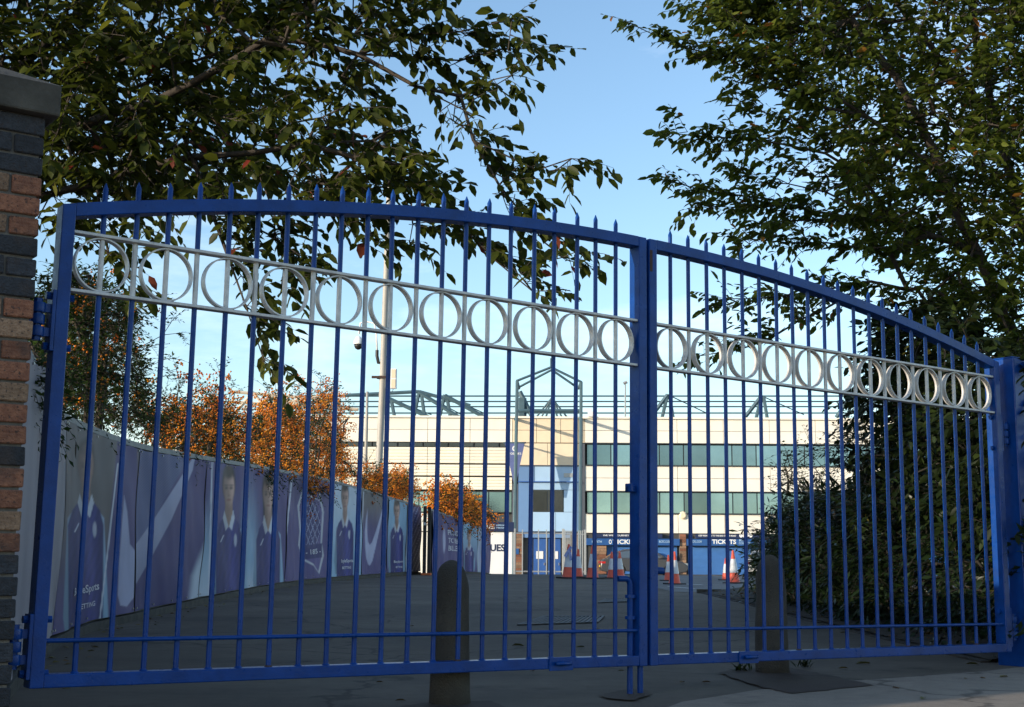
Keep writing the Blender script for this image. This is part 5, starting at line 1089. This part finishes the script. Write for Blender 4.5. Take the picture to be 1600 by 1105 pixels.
firethorn('tall dark firethorn with few berries, between the pillar and the orange bushes', [(60, 470), (90, 420), (150, 430), (215, 470), (205, 520), (235, 600), (260, 680), (60, 640), (40, 540)], 520, False, 2.2, 61, 130, 140, size=.05, ext=[(245, 470, 12), (270, 500, 12), (285, 520, 12), (240, 540, 12), (260, 560, 12)])
firethorn('loose firethorn with scattered orange berries next to the tall dark bush', [(240, 690), (262, 640), (285, 615), (300, 650), (330, 615), (350, 630), (380, 660), (380, 725), (270, 712)], 210, False, 2.4, 62, 520, 310, sc=1.25, ext=[(275, 575, 18.5), (280, 595, 1), (345, 580, 18.5), (340, 600, 1), (290, 590, 18.5), (310, 610, 1), (360, 615, 1), (255, 620, 1)])
firethorn('big rounded firethorn thick with orange berries spilling over the hoarding', [(380, 735), (392, 670), (415, 630), (435, 605), (455, 640), (490, 610), (515, 605), (540, 640), (545, 660), (530, 700), (555, 740), (530, 762), (480, 770), (450, 745)], 400, False, 3.0, 63, 1250, 470, sc=1.5, ext=[(430, 585, 23), (437, 598, 1), (420, 600, 1), (500, 585, 23), (505, 595, 1), (522, 600, 23), (548, 640, 1), (470, 615, 1), (460, 600, 1), (555, 735, 23)])
firethorn('small firethorn with yellow orange berries at the foot of the lamp column', [(560, 765), (570, 735), (600, 738), (640, 745), (650, 780), (610, 772)], 130, False, 1.6, 64, 700, 605, sc=1.6, ext=[(575, 715, 29), (640, 735, 29)])
firethorn('low firethorn with orange berries behind the far hoarding near the kiosk', [(678, 795), (690, 768), (720, 775), (745, 795), (758, 825), (720, 812)], 140, True, 2.5, 65, 800, 715, sc=2.6, ext=[(690, 765, 47), (735, 790, 48)])

# ------------------------------------------------------------------ fallen leaves and litter
M['fleaf'] = leafmat('fallen_leaf', [(0, (.10, .10, .03)), (.5, (.16, .13, .04)), (1, (.14, .07, .03))], .1, .6)
def fleaf(px, py, L_, rot, tint):
    p = hit(px, py); P = np.array([[0, 0, .006]]); a = rot
    o = leaves_mesh('fallen_leaf', P, np.array([[math.cos(a), math.sin(a), .05]]), np.array([[.1, .1, 1.]]), np.array([L_]), np.array([L_*.55]), M['fleaf'], np.array([tint]), None, fold=.5)
    o.location = p; del o['kind']; o.parent = None
    big = L_ >= .08; grn = tint <= .2
    tag(o, ('large ' if big else 'small ')+('greenish' if grn else 'brown')+' fallen leaf lying on the asphalt around the gate', 'leaf', ('large ' if big else 'small ')+('greenish' if grn else 'brown')+' fallen leaves around the gate')
for q in [(1337, 1039, .09, .1, .1), (1530, 1040, .08, 2.9, .2), (1585, 1030, .11, .3, .0), (1562, 1060, .06, .4, .4), (1310, 1046, .06, 0, .6), (1440, 1095, .06, 1, .2), (820, 1011, .1, 2.8, .2), (900, 1013, .07, .4, .1), (854, 997, .06, 0, .8), (965, 1050, .04, 0, .7), (1096, 1068, .05, 0, .9), (1063, 1069, .05, 1, .9), (587, 1068, .04, 0, .8), (617, 1097, .05, 0, .8), (1312, 990, .06, 0, .2), (1508, 1063, .04, 1, .8), (1540, 1062, .04, 2, .8), (1405, 1078, .05, 2, .9), (1350, 1038, .05, .5, .5), (828, 1051, .05, 1, .9), (930, 985, .05, .3, .6), (750, 990, .05, 2, .8), (640, 980, .06, 1, .8), (520, 1000, .05, 2, .9)]: fleaf(*q)
# leaf litter in the bed
r = np.random.default_rng(5); n = 900; X = r.uniform(2.98, 4.6, n); Y = r.uniform(8.8, 20.8, n); P = np.stack([X, Y, np.array([ground(x, y) for x, y in zip(X, Y)])+.035+np.minimum(.10, (X-3)*.13)], 1); A = r.uniform(0, 6.28, n)
o = leaves_mesh('leaf_litter', P, np.stack([np.cos(A), np.sin(A), r.normal(0, .2, n)], 1), np.stack([r.normal(0, .3, n), r.normal(0, .3, n), np.ones(n)], 1), r.uniform(.04, .09, n), r.uniform(.02, .045, n), M['fleaf'], r.uniform(.4, 1, n), None, hi=False)
tag(o, 'brown leaf litter covering the planting bed under the shrubs', 'leaf litter', kind='stuff')
r = np.random.default_rng(6); n = 260; P = []
for i in range(n):
    s_ = r.uniform(1.5, F1.S[-1]); x, y = F1.xy(s_, .08+abs(r.normal(0, .12))); P.append((x, y, ground(x, y)+.006))
P = np.array(P); A = r.uniform(0, 6.28, n)
o = leaves_mesh('leaf_litter', P, np.stack([np.cos(A), np.sin(A), r.normal(0, .15, n)], 1), np.stack([r.normal(0, .3, n), r.normal(0, .3, n), np.ones(n)], 1), r.uniform(.03, .08, n), r.uniform(.015, .04, n), M['fleaf'], r.uniform(.3, 1, n), None, hi=False)
tag(o, 'dry leaves drifted along the foot of the hoarding fence', 'leaf litter', kind='stuff')
# weeds at the right bollard
def weed(px, py, seed, label):
    p = hit(px, py); r = np.random.default_rng(seed); n = 26; A = r.uniform(0, 6.28, n); t = thing('weed', label, 'weed', tuple(p)); P = np.array(p)[None]+np.stack([r.normal(0, .03, n), r.normal(0, .02, n), np.full(n, .004)], 1)
    o = leaves_mesh('blades', P, np.stack([np.cos(A), np.sin(A), r.uniform(.2, 1.4, n)], 1), np.tile([0, 0, 1.], (n, 1))+r.normal(0, .2, (n, 3)), r.uniform(.04, .10, n), r.uniform(.01, .02, n), M['leafB'], r.random(n), t, hi=False)
weed(1160, 1050, 71, 'small green weed on the near side of the patched bollard'); weed(1256, 1044, 72, 'pale flowering weed on the shrub side of the patched bollard')
